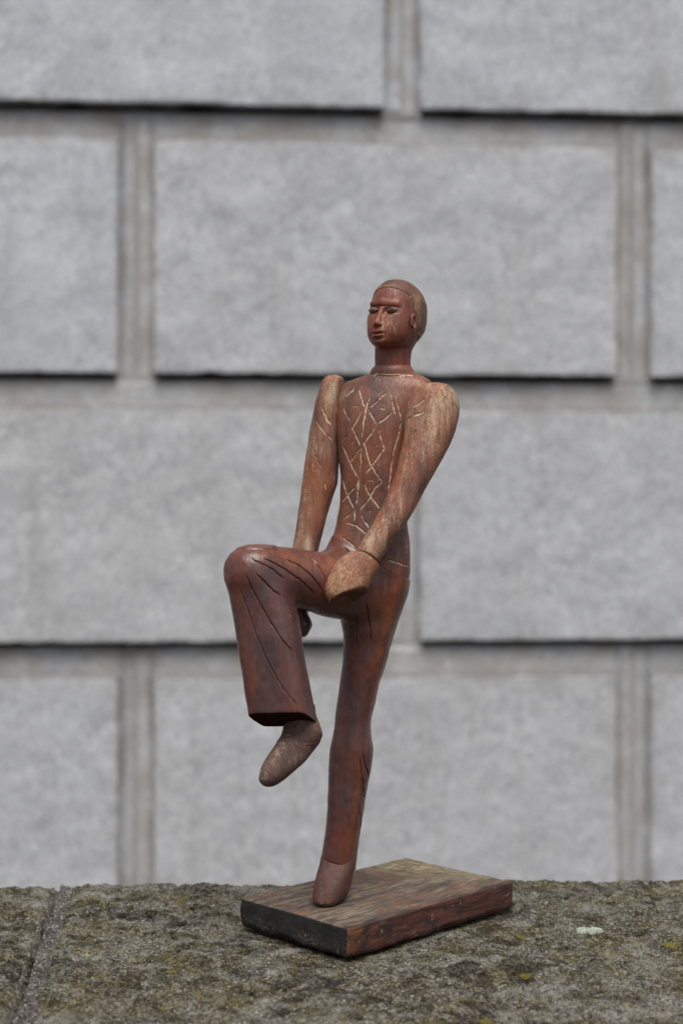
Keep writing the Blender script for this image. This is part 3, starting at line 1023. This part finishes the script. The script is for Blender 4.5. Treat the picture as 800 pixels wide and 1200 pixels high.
build('plinth', f_base, (-125, -125, TOPZ - THK - 6), (218, 225, TOPZ + 6), 1.15, M_BASE, uneven=0.25, rel=1, extra=base_attr,
      label='weathered wooden block with a blackened end and a red-brown side')

# ------------------------------------------------------------------ trousers (standing leg, hip, raised leg)
leg = rows_loft([
    (606, 396, 477, 0, 27, 2.2), (625, 390, 479, 0, 29, 2.2), (645, 386, 480.5, -2, 31, 2.2), (668, 386, 481, -4, 33, 2.2), (690, 389, 478.5, -4, 33, 2.2),
    (710, 394, 473, -3, 31, 2.2), (727, 398.5, 467, -2, 29, 2.3), (740, 401.5, 463, -2, 28, 2.4), (755, 402, 458, -1, 26, 2.4),
    (777, 401, 452.5, 0, 25, 2.4), (800, 398, 445, 1, 23, 2.5), (825, 394.5, 439, 2, 22, 2.5), (845, 392, 434.5, 2, 21, 2.5),
    (862, 389.5, 435, 2, 22, 2.4), (880, 386, 437.5, 3, 23, 2.3), (900, 385, 435, 4, 23, 2.3), (924, 384.7, 430, 5, 23, 2.3),
    (956, 383, 425, 6, 23, 2.3), (976, 381, 422, 7, 24, 2.3), (1000, 377, 419, 8, 25, 2.3), (1030, 370, 415, 8, 26, 2.3)], 18, cap=1.5)
hipc, knee = pt(432, 690, -8), pt(294, 676, -92)
A_th = knee - hipc
def thc(px, top, bot):
    f = (432 - px) / (432 - 294.0)
    dz = -8 + f * -84
    return pt(px, (top + bot) / 2, dz), (bot - top) / 2
st = []
for px, top, bot, wv, n in ((440, 650, 730, 30, 2.1), (410, 649, 727, 33, 2.1), (385, 648, 722, 34, 2.1), (362, 646.5, 714.5, 33, 2.1), (335, 643, 708, 32, 2.1),
                            (308, 641, 706, 31, 2.1), (290, 641.5, 702, 29, 2.0), (279, 646.5, 690, 22, 2.0), (271, 654, 682, 13, 2.0)):
    c, hw = thc(px, top, bot)
    st.append((c, hw, wv, n))
thigh = Loft(A_th, (0, 0, 1), st, cap=8)
shin = rows_loft([
    (643.5, 279, 318, -88, 17, 2.2), (650, 270, 325, -88, 24, 2.3), (660, 265, 329, -88.5, 28, 2.4), (672, 264.3, 333, -89, 30, 2.5), (690, 267, 339, -90, 31, 2.8), (720, 273, 349, -92, 31, 3.2), (745, 277, 353, -94, 31, 3.6),
    (765, 280.5, 355.5, -95, 31, 4.0), (790, 285, 360, -97, 31, 4.5), (820, 289, 366, -99, 31, 5.0), (856, 294, 373, -101, 31, 5.0)], 14, cap=1.0)
cuff_cut = plane(pt(330, 835, -131), (-0.03, -0.40, -1.0))
waist_cut = plane(pt(418, 643, 0), (0.50, 0.0, 0.86))
leg_cut = plane(pt(395, 1013, -18), (-0.34, -0.22, -1.0))
def hip_k(P):
    # generous hollow where the thigh leaves the waist, tight everywhere else
    up = np.interp(P[:, 2], [-112, -66], [0.0, 1.0])
    lf = np.interp(P[:, 0], [-14, 16], [1.0, 0.0])
    return (9.0 + 31.0 * up * lf).astype(np.float32)
def f_trousers(P):
    lg = leg(P)
    lg = smax(lg, waist_cut(P), 1.2)
    lg = smax(lg, leg_cut(P), 1.2)
    sh = smax(shin(P), cuff_cut(P), 1.5)
    d = smin(thigh(P), sh, 11)
    d = smin(lg, d, hip_k(P))
    return smax(d, waist_cut(P), 1.5)
Z2 = lambda p: zc(p, 255, 630, 5.714)
Z3 = lambda p: zc(p, 265, 740, 5.714)
Z5 = lambda p: zc(p, 370, 680, 6.667)
Z6 = lambda p: zc(p, 360, 840, 5.0)
tcuts = [
    (Z2([(235, 148), (330, 190), (400, 235), (445, 278)]), 1.3, 1.8, 0, 0.95),
    (Z2([(310, 135), (420, 190), (540, 275), (645, 375)]), 1.3, 1.9, 0, 0.95),
    (Z2([(460, 145), (560, 195), (640, 270), (705, 355)]), 1.3, 1.8, 0, 0.9),
    (Z2([(630, 145), (680, 200), (730, 280)]), 0.9, 0.9, 0, 0.7),
    (Z2([(255, 235), (320, 300), (370, 350), (425, 385)]), 1.5, 2.2, 0, 1.0),
    (Z2([(190, 250), (230, 340), (310, 490), (430, 680), (500, 755)]), 1.3, 1.7, 0.1, 0.9),
    (Z2([(155, 345), (200, 480), (260, 650), (320, 790)]) + Z3([(290, 220), (380, 380), (475, 490)]), 1.1, 1.3, 0.25, 0.7),
    (Z5([(396, 175), (410, 270), (425, 420), (432, 480)]), 1.3, 1.8, 0, 0.85),
    (Z5([(316, 270), (322, 380), (320, 540)]), 1.2, 1.4, 0, 0.75),
    (Z5([(490, 350), (480, 375)]), 0.7, 0.3, 0.6, 0),
    (Z5([(490, 670), (480, 760)]), 0.8, 0.3, 0.6, 0),
    (Z6([(325, 215), (345, 300), (362, 350)]), 1.5, 1.7, 0, 0.7),
    (Z6([(308, 240), (325, 380), (335, 470)]), 1.5, 1.8, 0, 0.7),
    (Z6([(300, 500), (312, 620), (300, 720)]), 1.3, 1.0, 0, 0.4),
    (Z6([(150, 330), (140, 430)]), 1.3, 0.8, 0, 0.3),
    (zc([(580, 810), (620, 840), (655, 885)], 330, 540, 8), 1.3, 1.6, 0, 0.9),
    (zc([(365, 842), (450, 880), (560, 925), (630, 942)], 400, 560, 8), 0.9, 0.8, 0.7, 0.1),
    (Z2([(635, 145), (655, 165), (662, 185)]), 0.9, 0.3, 0.7, 0),
    (Z2([(430, 540), (445, 560)]), 0.7, 0.2, 0.6, 0), (Z2([(470, 652), (525, 655)]), 0.5, 0.2, 0.6, 0),
]
rg = random.Random(12)
for _ in range(26):                # small nicks and scratches in the varnish
    x0, y0 = rg.uniform(275, 345), rg.uniform(660, 825)
    a = rg.uniform(0, 6.28); L = rg.uniform(1.5, 5)
    tcuts.append(([(x0, y0), (x0 + L * math.cos(a), y0 + L * math.sin(a))], 0.55, 0.15, rg.uniform(0.3, 0.6), 0))
for _ in range(18):
    y0 = rg.uniform(700, 1000); x0 = 412 + rg.uniform(-18, 20)
    tcuts.append(([(x0, y0), (x0 + rg.uniform(-1, 1), y0 + rg.uniform(1, 6))], 0.55, 0.15, rg.uniform(0.3, 0.6), 0))
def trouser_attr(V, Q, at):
    # raw end grain of the cut cuff, coloured darker
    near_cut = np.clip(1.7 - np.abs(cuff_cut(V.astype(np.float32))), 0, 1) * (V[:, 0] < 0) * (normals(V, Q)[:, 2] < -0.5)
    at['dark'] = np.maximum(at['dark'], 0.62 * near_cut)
tcuts = [(smooth_line(p), w * 0.60, d * 0.75, a, b * 0.8) for p, w, d, a, b in tcuts]
build('trousers', f_trousers, (-142, -145, -412), (86, 42, 12), 0.75, M_TROUSER, cuts=tcuts, extra=trouser_attr,
      blobs=[(285, 655, 16, 14, 0.35, 0)], warms=[(345, 657, 42, 11, 0.75, 8), (385, 665, 20, 16, 0.6, 30), (300, 645, 30, 6, 0.4, 0), (454, 735, 10, 55, 0.85, 15), (438, 830, 7, 55, 0.6, 10), (448, 690, 22, 20, 0.4, 0), (420, 930, 6, 40, 0.4, 8), (474, 676, 8, 16, 0.6, 0), (410, 980, 12, 30, 0.35, 5)], label='dark red-brown varnished trousers with gouged creases')  # warm blobs mix orange stain with the standing leg's lit side painted in

# ------------------------------------------------------------------ shoes
ankle = rows_loft([(824, 340, 369, -84, 15, 2.2), (836, 338, 370, -84, 16, 2.2), (848, 333, 375, -84, 17, 2.2), (858, 331, 377.5, -83, 17, 2.2), (868, 334, 372, -84, 15, 2.0)], 33, cap=5)
heel, toe = pt(366, 856, -80), pt(308, 916, -112)
def sc(f, w, v, n, ox=0, oy=0):
    return (heel + (toe - heel) * f + np.array([ox, 0, oy]), w, v, n)
foot = Loft(toe - heel, (-0.7, 0, 0.7), [sc(-0.02, 13, 14, 2.0, -1, -3), sc(0.14, 19, 16, 2.2, -2, 2), sc(0.35, 19.5, 17, 2.4, -1, 1), sc(0.6, 17, 17.5, 2.5, 0, 0), sc(0.82, 14, 16, 2.4, 0, -1), sc(0.95, 10, 12, 2.2, 1, -1), sc(1.04, 5, 6, 2.0, 1, 0)], cap=3)
def f_shoe(P):
    return smin(ankle(P), foot(P), 8)
build('shoe', f_shoe, (-104, -140, -318), (-14, -55, -200), 0.7, M_SHOE,
      cuts=[([(338, 848), (352, 838.5)], 0.8, 0.6, 0, 0.5)] + [([(352 + 2.2 * k, 866 + 1.1 * k + 3 * (k % 3)), (360 + 2.2 * k, 864.5 + 1.6 * k + 3 * (k % 3))], 0.7, 0.6, 0, 0.35) for k in range(6)],
      blobs=[(324, 881, 6, 26, 1.0, 32), (311, 909, 4, 5, 0.6, 0)], label='worn brown shoe of the raised foot')
stand = rows_loft([(996, 378, 418.5, 8, 23, 2.3), (1010, 374.8, 416.8, 6, 26, 2.3), (1024, 370.5, 414, 2, 31, 2.4), (1040, 367.3, 411.5, -1, 35, 2.5), (1050, 367, 408, -3, 36, 2.5), (1055.4, 370, 404, -3, 33, 2.5)], 16, cap=3)
toe_cut = plane(pt(388, 1042, -36), (-0.05, -0.75, 0.62))
build('shoe', lambda P: smax(stand(P), toe_cut(P), 7), (-40, -60, -444), (26, 50, -376), 0.7, M_SHOE,
      cuts=[], blobs=[(376, 1045, 6, 16, 0.4, 0), (388, 1056, 16, 5, 0.4, 0), (392, 1035, 16, 14, -0.5, 0)], warms=[(390, 1035, 40, 40, 0.75, 0)], label='scuffed brown shoe standing on the block')

# ------------------------------------------------------------------ torso
torso = rows_loft([
    (433, 441, 481, 4, 19, 2.0), (438, 432, 487, 4, 22, 2.0), (443, 416, 496, 4, 24, 2.0), (449, 403, 504, 4, 26, 2.1), (458, 397, 505, 4, 29, 2.2), (475, 394.5, 497, 3, 32, 2.3), (500, 394, 489, 2, 34, 2.3),
    (540, 397, 482, 1, 32, 2.3), (570, 399, 478, 0, 29.5, 2.3), (590, 398, 477, 0, 28, 2.3), (610, 394.5, 476.5, 0, 28, 2.2), (640, 388, 479.5, -2, 30, 2.2), (668, 387, 480, -4, 32, 2.2), (690, 391, 477, -4, 31, 2.2)], 22, cap=2)
torso_cut = plane(pt(418, 648, 0), (-0.50, 0.0, -0.86))
def f_torso(P):
    d = smin(torso(P), thigh(P), hip_k(P)) * (P[:, 2] > -110) + torso(P) * (P[:, 2] <= -110)
    return smax(d, torso_cut(P), 1.0)
Z8 = lambda p: zc(p, 385, 450, 6.32)
lines = [[(225, 45), (265, 170)], [(305, 90), (270, 200), (243, 390)], [(425, 65), (310, 170)], [(245, 205), (175, 325), (235, 460)],
         [(295, 190), (355, 300)], [(475, 205), (370, 295)], [(460, 75), (490, 220)], [(500, 85), (535, 260)],
         [(335, 335), (262, 440), (305, 590), (390, 720)], [(370, 345), (412, 475), (275, 660)], [(240, 460), (235, 650)],
         [(105, 465), (160, 590), (215, 690)], [(235, 465), (165, 575)], [(225, 690), (215, 800), (205, 890)], [(220, 730), (100, 870)],
         [(100, 715), (140, 830), (185, 915)], [(260, 745), (315, 840), (375, 920)], [(395, 725), (340, 770), (300, 850), (230, 940)],
         [(195, 930), (187, 1010)], [(175, 945), (105, 1005)], [(245, 980), (295, 1060)], [(130, 1030), (200, 1045), (280, 1110)],
         [(535, 290), (510, 400), (480, 500), (460, 640), (440, 790)]]
dashes = [[(180, 170), (215, 162)], [(378, 182), (420, 188)], [(165, 442), (190, 438)], [(340, 458), (372, 455)], [(140, 702), (160, 702)],
          [(297, 718), (325, 718)], [(125, 905), (145, 910)], [(290, 945), (325, 942)], [(110, 180), (130, 230), (160, 285)], [(155, 360), (105, 420)], [(190, 30), (130, 90)]]
rg = random.Random(3)
ocuts = [(Z8(l), rg.uniform(1.0, 1.35), 1.1, rg.uniform(0.7, 1.0), 0) for l in lines]
ocuts += [(Z8(l), rg.uniform(0.85, 1.2), 0.8, rg.uniform(0.4, 0.8), 0) for l in dashes]
ocuts += [(Z8([(366, 596), (373, 606)]), 2.8, 0.5, 0.45, 0),
          (zc([(415, 765), (520, 795), (630, 830)], 400, 560, 8), 1.2, 1.2, 0.95, 0),
          (zc([(560, 715), (630, 760), (700, 832)], 330, 540, 8), 1.2, 1.2, 0.8, 0.3),
          (Z8([(172, 1085), (186, 1088)]), 0.9, 0.9, 0, 1.0), ([(437, 440), (460, 439.5), (484, 440)], 1.0, 0.9, 0.9, 0)]
build('torso', f_torso, (-60, -60, -82), (112, 45, 186), 0.75, M_SWEATER, cuts=ocuts,
      blobs=[(402, 462, 8, 14, 0.7, 20), (490, 448, 14, 7, 0.8, 20), (476, 640, 3, 14, 1.0, 0), (470, 462, 8, 8, 0.3, 0)], label='brown sweater torso with scratched pale diamond pattern')
collar = rows_loft([(429.5, 437.5, 481.5, 1, 21, 2.0), (432, 435.5, 483, 1, 22.5, 2.0), (437, 433, 486, 2, 24.5, 2.0), (444, 432, 488, 3, 25, 2.0)], 22, cap=1.2)
collar_o = build('collar', collar, (20, -40, 166), (100, 45, 194), 0.6, M_SWEATER, uneven=0.2, blobs=[(480, 437, 10, 6, 0.8, 0)],
                 cuts=[([(433, 438), (458, 438.7), (486, 437)], 0.8, 0.5, 0.9, 0)])

# ------------------------------------------------------------------ arms and hands
arm_l = rows_loft([
    (449, 491, 520, -26, 12, 2.0), (453, 485, 527, -27, 17, 2.0), (460, 481, 533, -28, 20, 2.1), (470, 477.5, 537, -29, 22, 2.2), (482, 475, 538, -31, 23, 2.2), (494, 473, 536, -33, 23.5, 2.2), (510, 472, 531.5, -36, 24, 2.2),
    (525, 470.5, 525, -39, 23.5, 2.2), (541, 466.5, 516.5, -43, 22.5, 2.2), (559, 461, 506.5, -47, 21, 2.2), (579, 453.5, 495, -51, 19.5, 2.2),
    (601, 443, 483, -56, 18.5, 2.2), (622, 431, 470, -60, 18, 2.2), (645, 417, 453.5, -63, 18, 2.2), (672, 401, 436, -66, 17, 2.2)], 10, cap=3)
wrist_n = np.array([-0.50, 0.0, -0.80])
wrist_p = pt(431, 652.5, -62)
wrist_a = wrist_n / np.linalg.norm(wrist_n)
wrist_c = (wrist_p + wrist_a * 25).astype(np.float32)     # the wrist joint is a shallow curve
WR = 29.0
def f_arm_l(P):
    d = smax(arm_l(P), WR - np.hypot(P[:, 0] - wrist_c[0], P[:, 2] - wrist_c[2]), 1.0)
    return smax(d, plane(wrist_p, wrist_n)(P) - 8, 1.0)
Z7 = lambda p: zc(p, 440, 430, 6.667)
build('arm', f_arm_l, (0, -92, -64), (146, 4, 174), 0.75, M_SLEEVE,
      cuts=[(Z7([(285, 388), (375, 355)]), 1.5, 1.3, 1.0, 0), (Z7([(375, 358), (386, 352)]), 1.0, 1.0, 0, 0.8), (Z7([(240, 408), (290, 385)]), 1.0, 1.0, 0.4, 0.6),
            (Z7([(300, 315), (405, 235)]), 1.1, 0.8, 0.7, 0), (Z7([(595, 270), (605, 330)]), 1.0, 1.0, 0, 0.6), (Z7([(612, 265), (630, 325)]), 0.9, 0.9, 0, 0.6), (Z7([(300, 505), (318, 488)]), 1.2, 0.8, 0, 0.6),
            (Z7([(288, 530), (292, 548)]), 1.4, 0.4, 1.0, 0)],
      blobs=[(509, 490, 6, 36, 0.65, 14), (476, 548, 7, 20, 0.5, 20), (531, 466, 8, 12, 0.5, 0), (490, 450, 16, 6, 0.5, 0), (433, 635, 9, 16, 0.5, 28), (527, 510, 5, 24, -0.6, 22), (500, 560, 6, 30, -0.4, 25), (455, 610, 9, 20, 0.25, 25)],
      warms=[(528, 512, 6, 26, 0.8, 22), (512, 540, 5, 22, 0.6, 25)], label='sleeved arm reaching across the hip, rubbed to pale paint')
ARM_L = bpy.data.objects[[o.name for o in FIG.children if o.name.startswith('arm')][0]]
h0, h1 = pt(434, 651, -62), pt(386, 705, -80)
ah = h1 - h0
def hc(f, w, v, n, ox=0, oz=0):
    return (h0 + ah * f + np.array([ox, 0, oz]), w, v, n)
hand = Loft(ah, (0.74, 0, -0.67), [hc(-0.12, 17, 15, 2.1), hc(0.05, 18.0, 17, 2.1, -1, 0), hc(0.3, 21.5, 19, 2.1, -2, 0), hc(0.52, 24.0, 20, 2.1, 0, -1), hc(0.72, 23, 19, 2.1, 3, -2), hc(0.88, 17.5, 16, 2.1, 2, -2), hc(0.97, 11.5, 11, 2.0, 2, -1), hc(1.03, 5, 5, 2.0, 2, 0)], cap=5)
hand_cut = plane(pt(415, 689.0, -95), (0.36, -0.44, -0.82))
def f_hand_l(P):
    pl = plane(wrist_p, wrist_n)(P)
    d = smax(hand(P), np.hypot(P[:, 0] - wrist_c[0], P[:, 2] - wrist_c[2]) - (WR - 1.0) - 2.5 * np.clip(pl - 6, 0, 60), 2.0)
    return smax(d, hand_cut(P) + 0.8 * noise(P, 0.09, 61), 3.0)
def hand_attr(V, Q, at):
    # the cut face under the fist is coloured darker, without wear
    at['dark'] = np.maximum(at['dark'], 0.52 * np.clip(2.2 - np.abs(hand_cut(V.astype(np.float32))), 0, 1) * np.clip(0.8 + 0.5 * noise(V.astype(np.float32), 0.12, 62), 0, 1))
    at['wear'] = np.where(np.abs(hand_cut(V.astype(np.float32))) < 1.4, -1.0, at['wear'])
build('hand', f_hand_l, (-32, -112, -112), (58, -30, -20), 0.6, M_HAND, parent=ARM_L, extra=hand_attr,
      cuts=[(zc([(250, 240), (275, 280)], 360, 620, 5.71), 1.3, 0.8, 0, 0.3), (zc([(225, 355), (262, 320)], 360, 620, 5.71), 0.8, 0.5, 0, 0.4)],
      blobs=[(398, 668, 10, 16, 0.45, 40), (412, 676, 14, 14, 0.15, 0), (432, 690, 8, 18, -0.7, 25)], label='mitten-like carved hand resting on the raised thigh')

arm_r = rows_loft([
    (440, 384, 397, 20, 8, 2.0), (443, 380, 402, 20, 13, 2.0), (448, 377, 403, 20, 16, 2.0), (455, 374.5, 403, 20, 18, 2.1), (471, 369.5, 402, 20, 20, 2.2), (486, 366.5, 401, 20, 21, 2.2),
    (505, 362.5, 400, 20, 21, 2.2), (530, 359, 398.5, 19, 21, 2.2), (549, 356, 397, 18, 20, 2.2), (564, 354, 396, 17, 19.5, 2.2), (581, 352, 390.5, 15, 18, 2.2),
    (602, 349, 384, 12, 17, 2.2), (621, 346.5, 379, 10, 16, 2.2), (645, 342.5, 373, 8, 15, 2.2), (662, 341, 371, 6, 14.5, 2.2)], 20, cap=3)
Z6a = lambda p: zc(p, 340, 430, 8)
Z8a = lambda p: zc(p, 330, 540, 8)
build('arm', arm_r, (-64, -14, -52), (12, 50, 180), 0.75, M_SLEEVE,
      cuts=[(Z6a([(300, 400), (335, 475), (378, 545)]), 1.7, 1.2, 1.0, 0), (Z6a([(240, 510), (300, 590), (400, 700)]), 1.1, 0.9, 0.75, 0), (Z6a([(200, 740), (240, 850), (290, 940)]), 1.0, 0.8, 0.45, 0.2),
            (Z8a([(405, 210), (415, 265)]), 1.4, 0.8, 0.9, 0), (Z8a([(460, 100), (440, 160)]), 1.6, 0.8, 0.3, 0.2)],
      blobs=[(388, 460, 6, 18, 1.0, 20), (363, 505, 3, 60, 0.7, 6), (352, 610, 5, 30, 0.45, 6), (372, 525, 7, 10, 0.7, 0), (361.5, 637, 4.0, 13, 1.7, 4), (372, 550, 5, 8, 0.7, 0), (371, 600, 6, 26, -0.9, 8), (385, 540, 10, 40, -0.9, 8), (378, 490, 10, 16, -0.2, 0)],
      warms=[(369, 608, 5, 22, 0.9, 8), (374, 588, 4, 14, 0.6, 8)], label='far sleeved arm going down behind the raised thigh')
ARM_R = [o for o in FIG.children if o.name.startswith('arm') and o is not ARM_L][0]
hr0, hr1 = pt(356, 655, 4), pt(355, 747, -14)
def hrc(f, w, v, n, ox=0):
    return (hr0 + (hr1 - hr0) * f + np.array([ox, 0, 0]), w, v, n)
hand_r = Loft(hr1 - hr0, (1, 0, 0), [hrc(0, 13, 13, 2.2), hrc(0.25, 14, 14, 2.2), hrc(0.5, 13, 14, 2.2, 0), hrc(0.68, 10, 14, 2.2, -4), hrc(0.84, 11, 14, 2.2, 0), hrc(0.94, 8, 11, 2.1, -1), hrc(1.0, 3.5, 5, 2.0, -1)], cap=3)
build('hand', hand_r, (-70, -40, -140), (-18, 28, -32), 0.8, M_TROUSER, parent=ARM_R, blobs=[(355, 720, 30, 40, -0.9, 0)], label='carved hand hooked under the raised thigh')  # dark trouser wood: hand's own dark tone plus painted shade under the thigh

# ------------------------------------------------------------------ head
HY = 32.0
hs_, hc_ = math.sin(math.radians(HY)), math.cos(math.radians(HY))
HF = np.array([-hs_, -hc_, 0]); HL = np.array([hc_, -hs_, 0])
HCX = 464.0 - 400.0
def hp(f, l, py):
    p = np.array([HCX, 0, 0]) + HF * f + HL * l
    k = 1 + p[1] / FPX
    p[0] *= k
    p[2] = (615 - py) * k
    return p
hst = []
for py, fc, a, b, n in ((328.2, -2, 3, 3, 2.0), (329.5, -2, 12, 10, 2.0), (333, -3, 20, 15.5, 2.0), (340, -4, 28.5, 22.5, 2.05), (350, -5, 34.5, 27.5, 2.1), (358, -5, 36.5, 30, 2.15), (366, -4, 37.5, 30.5, 2.2),
                        (376, -2, 40, 30, 2.2), (386, 0.5, 41, 29, 2.2), (394, 4.5, 37.5, 27, 2.2), (400, 7.5, 32.5, 24, 2.15), (405, 9, 27, 20, 2.1), (409, 9, 20, 15, 2.0)):
    hst.append((hp(fc, 0, py), a, b, n))
skull = Loft((0, 0, 1), HF, hst, cap=4)
neck = rows_loft([(384, 447, 494, 9, 20, 2.0), (392, 444, 491.5, 8, 20.5, 2.0), (401, 440, 487.5, 6, 21, 2.0), (412, 439, 482.5, 2, 20.5, 2.0), (424, 439, 481, 1, 20.5, 2.0), (440, 439, 481, 1, 20.5, 2.0)], 30, cap=2)
sock = [ellipsoid(hp(35.8, sg * 12.0, 362.9), (7.4, 11.0, 5.9), HY) for sg in (-1, 1)]
lids = [ellipsoid(hp(28.5, sg * 12.4, 363.5), (4.5, 7.4, 3.3), HY) for sg in (-1, 1)]
nose_b = capsule(hp(30.5, 0, 359.5), hp(42.2, 0, 378.5), 2.4, 3.9)
nose_w = [ellipsoid(hp(40.5, sg * 3.4, 379.8), (3.4, 2.8, 2.4), HY) for sg in (-1, 1)]
brow = [capsule(hp(29.4, sg * 2, 354.6), hp(25.4, sg * 18, 355.8), 2.7, 2.0) for sg in (-1, 1)]
lip_u = ellipsoid(hp(40.5, 0, 388.1), (4.4, 8.2, 2.6), HY)
lip_l = ellipsoid(hp(40.3, 0, 393.2), (4.4, 7.2, 2.5), HY)
lip_g = ellipsoid(hp(44.6, 0, 390.6), (3.4, 9.0, 0.9), HY)
chin = ellipsoid(hp(34.0, 0, 400), (8.5, 10, 6), HY)
under_g = ellipsoid(hp(43.5, 0, 397.0), (3.2, 8, 1.5), HY)
def hair_region(P):
    """negative where hair covers the skull"""
    q = P - np.array([HCX, 0, 0], np.float32)
    f = q @ HF.astype(np.float32)
    py = 615 - P[:, 2]
    rag = 0.8 * noise(P, 0.35, 51)
    line = np.interp(py, [328, 337.0, 341, 346, 352, 360, 368, 378, 390, 402], [60, 30, 24, 16.0, 12.5, 10.5, 7.0, 1.0, -5.0, -10.0])
    return f - line - rag
def f_head(P):
    d = smin(skull(P), neck(P), 3.0)
    d = smin(d, chin(P), 5)
    for k in brow:
        d = smin(d, k(P), 4.0)
    for k in sock:
        d = smax(d, -k(P), 1.6)
    d = smin(d, nose_b(P), 1.8)
    for k in nose_w:
        d = smin(d, k(P), 1.8)
    d = smin(d, lip_u(P), 1.2)
    d = smin(d, lip_l(P), 1.2)
    d = smax(d, -lip_g(P), 0.6)
    d = smax(d, -under_g(P), 1.5)
    return d
HZ = lambda p: zc(p, 420, 320, 8)
head = build('head', f_head, (18, -54, 174), (112, 50, 292), 0.5, M_SKIN, uneven=0.12, rel=2,
             cuts=[(HZ([(108, 312), (160, 302), (230, 302), (330, 306), (400, 328)]), 0.9, 0.9, 0, 0.7), (HZ([(494, 395), (484, 460), (482, 535)]), 1.1, 1.2, 0, 0.6), (HZ([(130, 538), (170, 534), (215, 536)]), 0.6, 0.4, 0, 0.6), (HZ([(150, 486), (190, 484)]), 0.8, 0.4, 0, 0.6),  # brow-line cut: shade under the brow painted as a dark incision
                   (HZ([(300, 655), (370, 660), (430, 635), (465, 585), (480, 560)]), 1.2, 1.1, 0, 0.15),
                   (HZ([(330, 470), (345, 580)]), 0.6, 0.2, 0.55, 0), (HZ([(290, 380), (370, 375), (415, 360)]), 0.6, 0.4, 0.5, 0), (HZ([(410, 370), (412, 410)]), 0.5, 0.3, 0.35, 0),
                   (HZ([(215, 480), (235, 500), (210, 515)]), 0.9, 0.2, 0.75, 0), (HZ([(255, 220), (258, 250)]), 0.7, 0.2, 0.5, 0),
                   (HZ([(505, 230), (495, 330), (480, 400)]), 0.6, 0.2, 0.35, 0)],
             blobs=[(451, 377, 5, 9, 0.75, 0), (468, 378, 4, 8, 0.4, 0), (447, 348, 10, 5, 0.25, 0), (438, 390, 7, 4, 0.35, 0), (445, 402, 14, 6, -0.6, 0), (460, 415, 30, 10, -0.6, 0), (434, 374, 3, 8, 0.5, 0)],
             label='reddish face and neck looking aside')
def f_hair(P):
    return smax(skull(P) - 0.95, hair_region(P), 1.0)
def hair_attr(V, Q, at):
    N = normals(V, Q)
    q = V - np.array([HCX, 0, 0])
    rim = np.abs(hair_region(V.astype(np.float32)))
    at['pale'] = np.clip(1 - rim / 1.6, 0, 1) * np.clip(0.2 + noise(V.astype(np.float32), 0.25, 52), 0, 0.8)
build('hair', f_hair, (18, -54, 204), (114, 52, 292), 0.55, M_HAIR, parent=head, uneven=0.3, rel=1, extra=hair_attr,
      blobs=[(489, 364, 5, 24, 0.9, 0), (453, 336, 14, 5, 0.6, 0), (483, 338, 10, 9, -0.5, 0), (496, 352, 4, 10, -0.4, 0)], label='cropped ochre hair')
for sg in (1, -1):
    lo_, hi_ = box(hp(-8, sg * 24, 360), hp(18, sg * 36, 396), pad=8)
    ear_o = ellipsoid(hp(9.5, sg * 29.2, 378), (5.8, 4.0, 11), HY)
    ear_i = ellipsoid(hp(10.6, sg * 32.6, 377), (3.0, 3.2, 6.8), HY)
    ear_n = ellipsoid(hp(13.5, sg * 30.0, 385), (3.0, 3.0, 2.6), HY)
    def f_ear(P):
        return smax(smax(ear_o(P), -ear_i(P), 0.8), -ear_n(P), 0.8)
    build('ear', f_ear, lo_, hi_, 0.5, M_SKIN, parent=head, uneven=0.1, rel=1,
          cuts=[(HZ([(488, 520), (500, 545)]), 1.5, 1.0, 0, 0.5)] if sg == 1 else ())
for k, sg in zip(lids, (-1, 1)):
    lo_, hi_ = box(hp(22, sg * 12 - 8, 358), hp(36, sg * 12 + 8, 371), pad=5)
    build('eye', k, lo_, hi_, 0.45, M_EYE, parent=head, uneven=0.05, rel=1,
          cuts=[(HZ([(262, 358), (300, 367), (345, 352)]), 0.7, 0.3, 0.6, 0), (HZ([(295, 345), (318, 345)]), 1.7, 0.5, 0, 0.75), (HZ([(268, 336), (300, 328), (345, 338)]), 0.7, 0.5, 0, 0.8)] if sg == 1 else
               [(HZ([(122, 350), (136, 350)]), 1.5, 0.4, 0, 0.7), (HZ([(112, 365), (150, 368)]), 0.7, 0.3, 0.55, 0)])
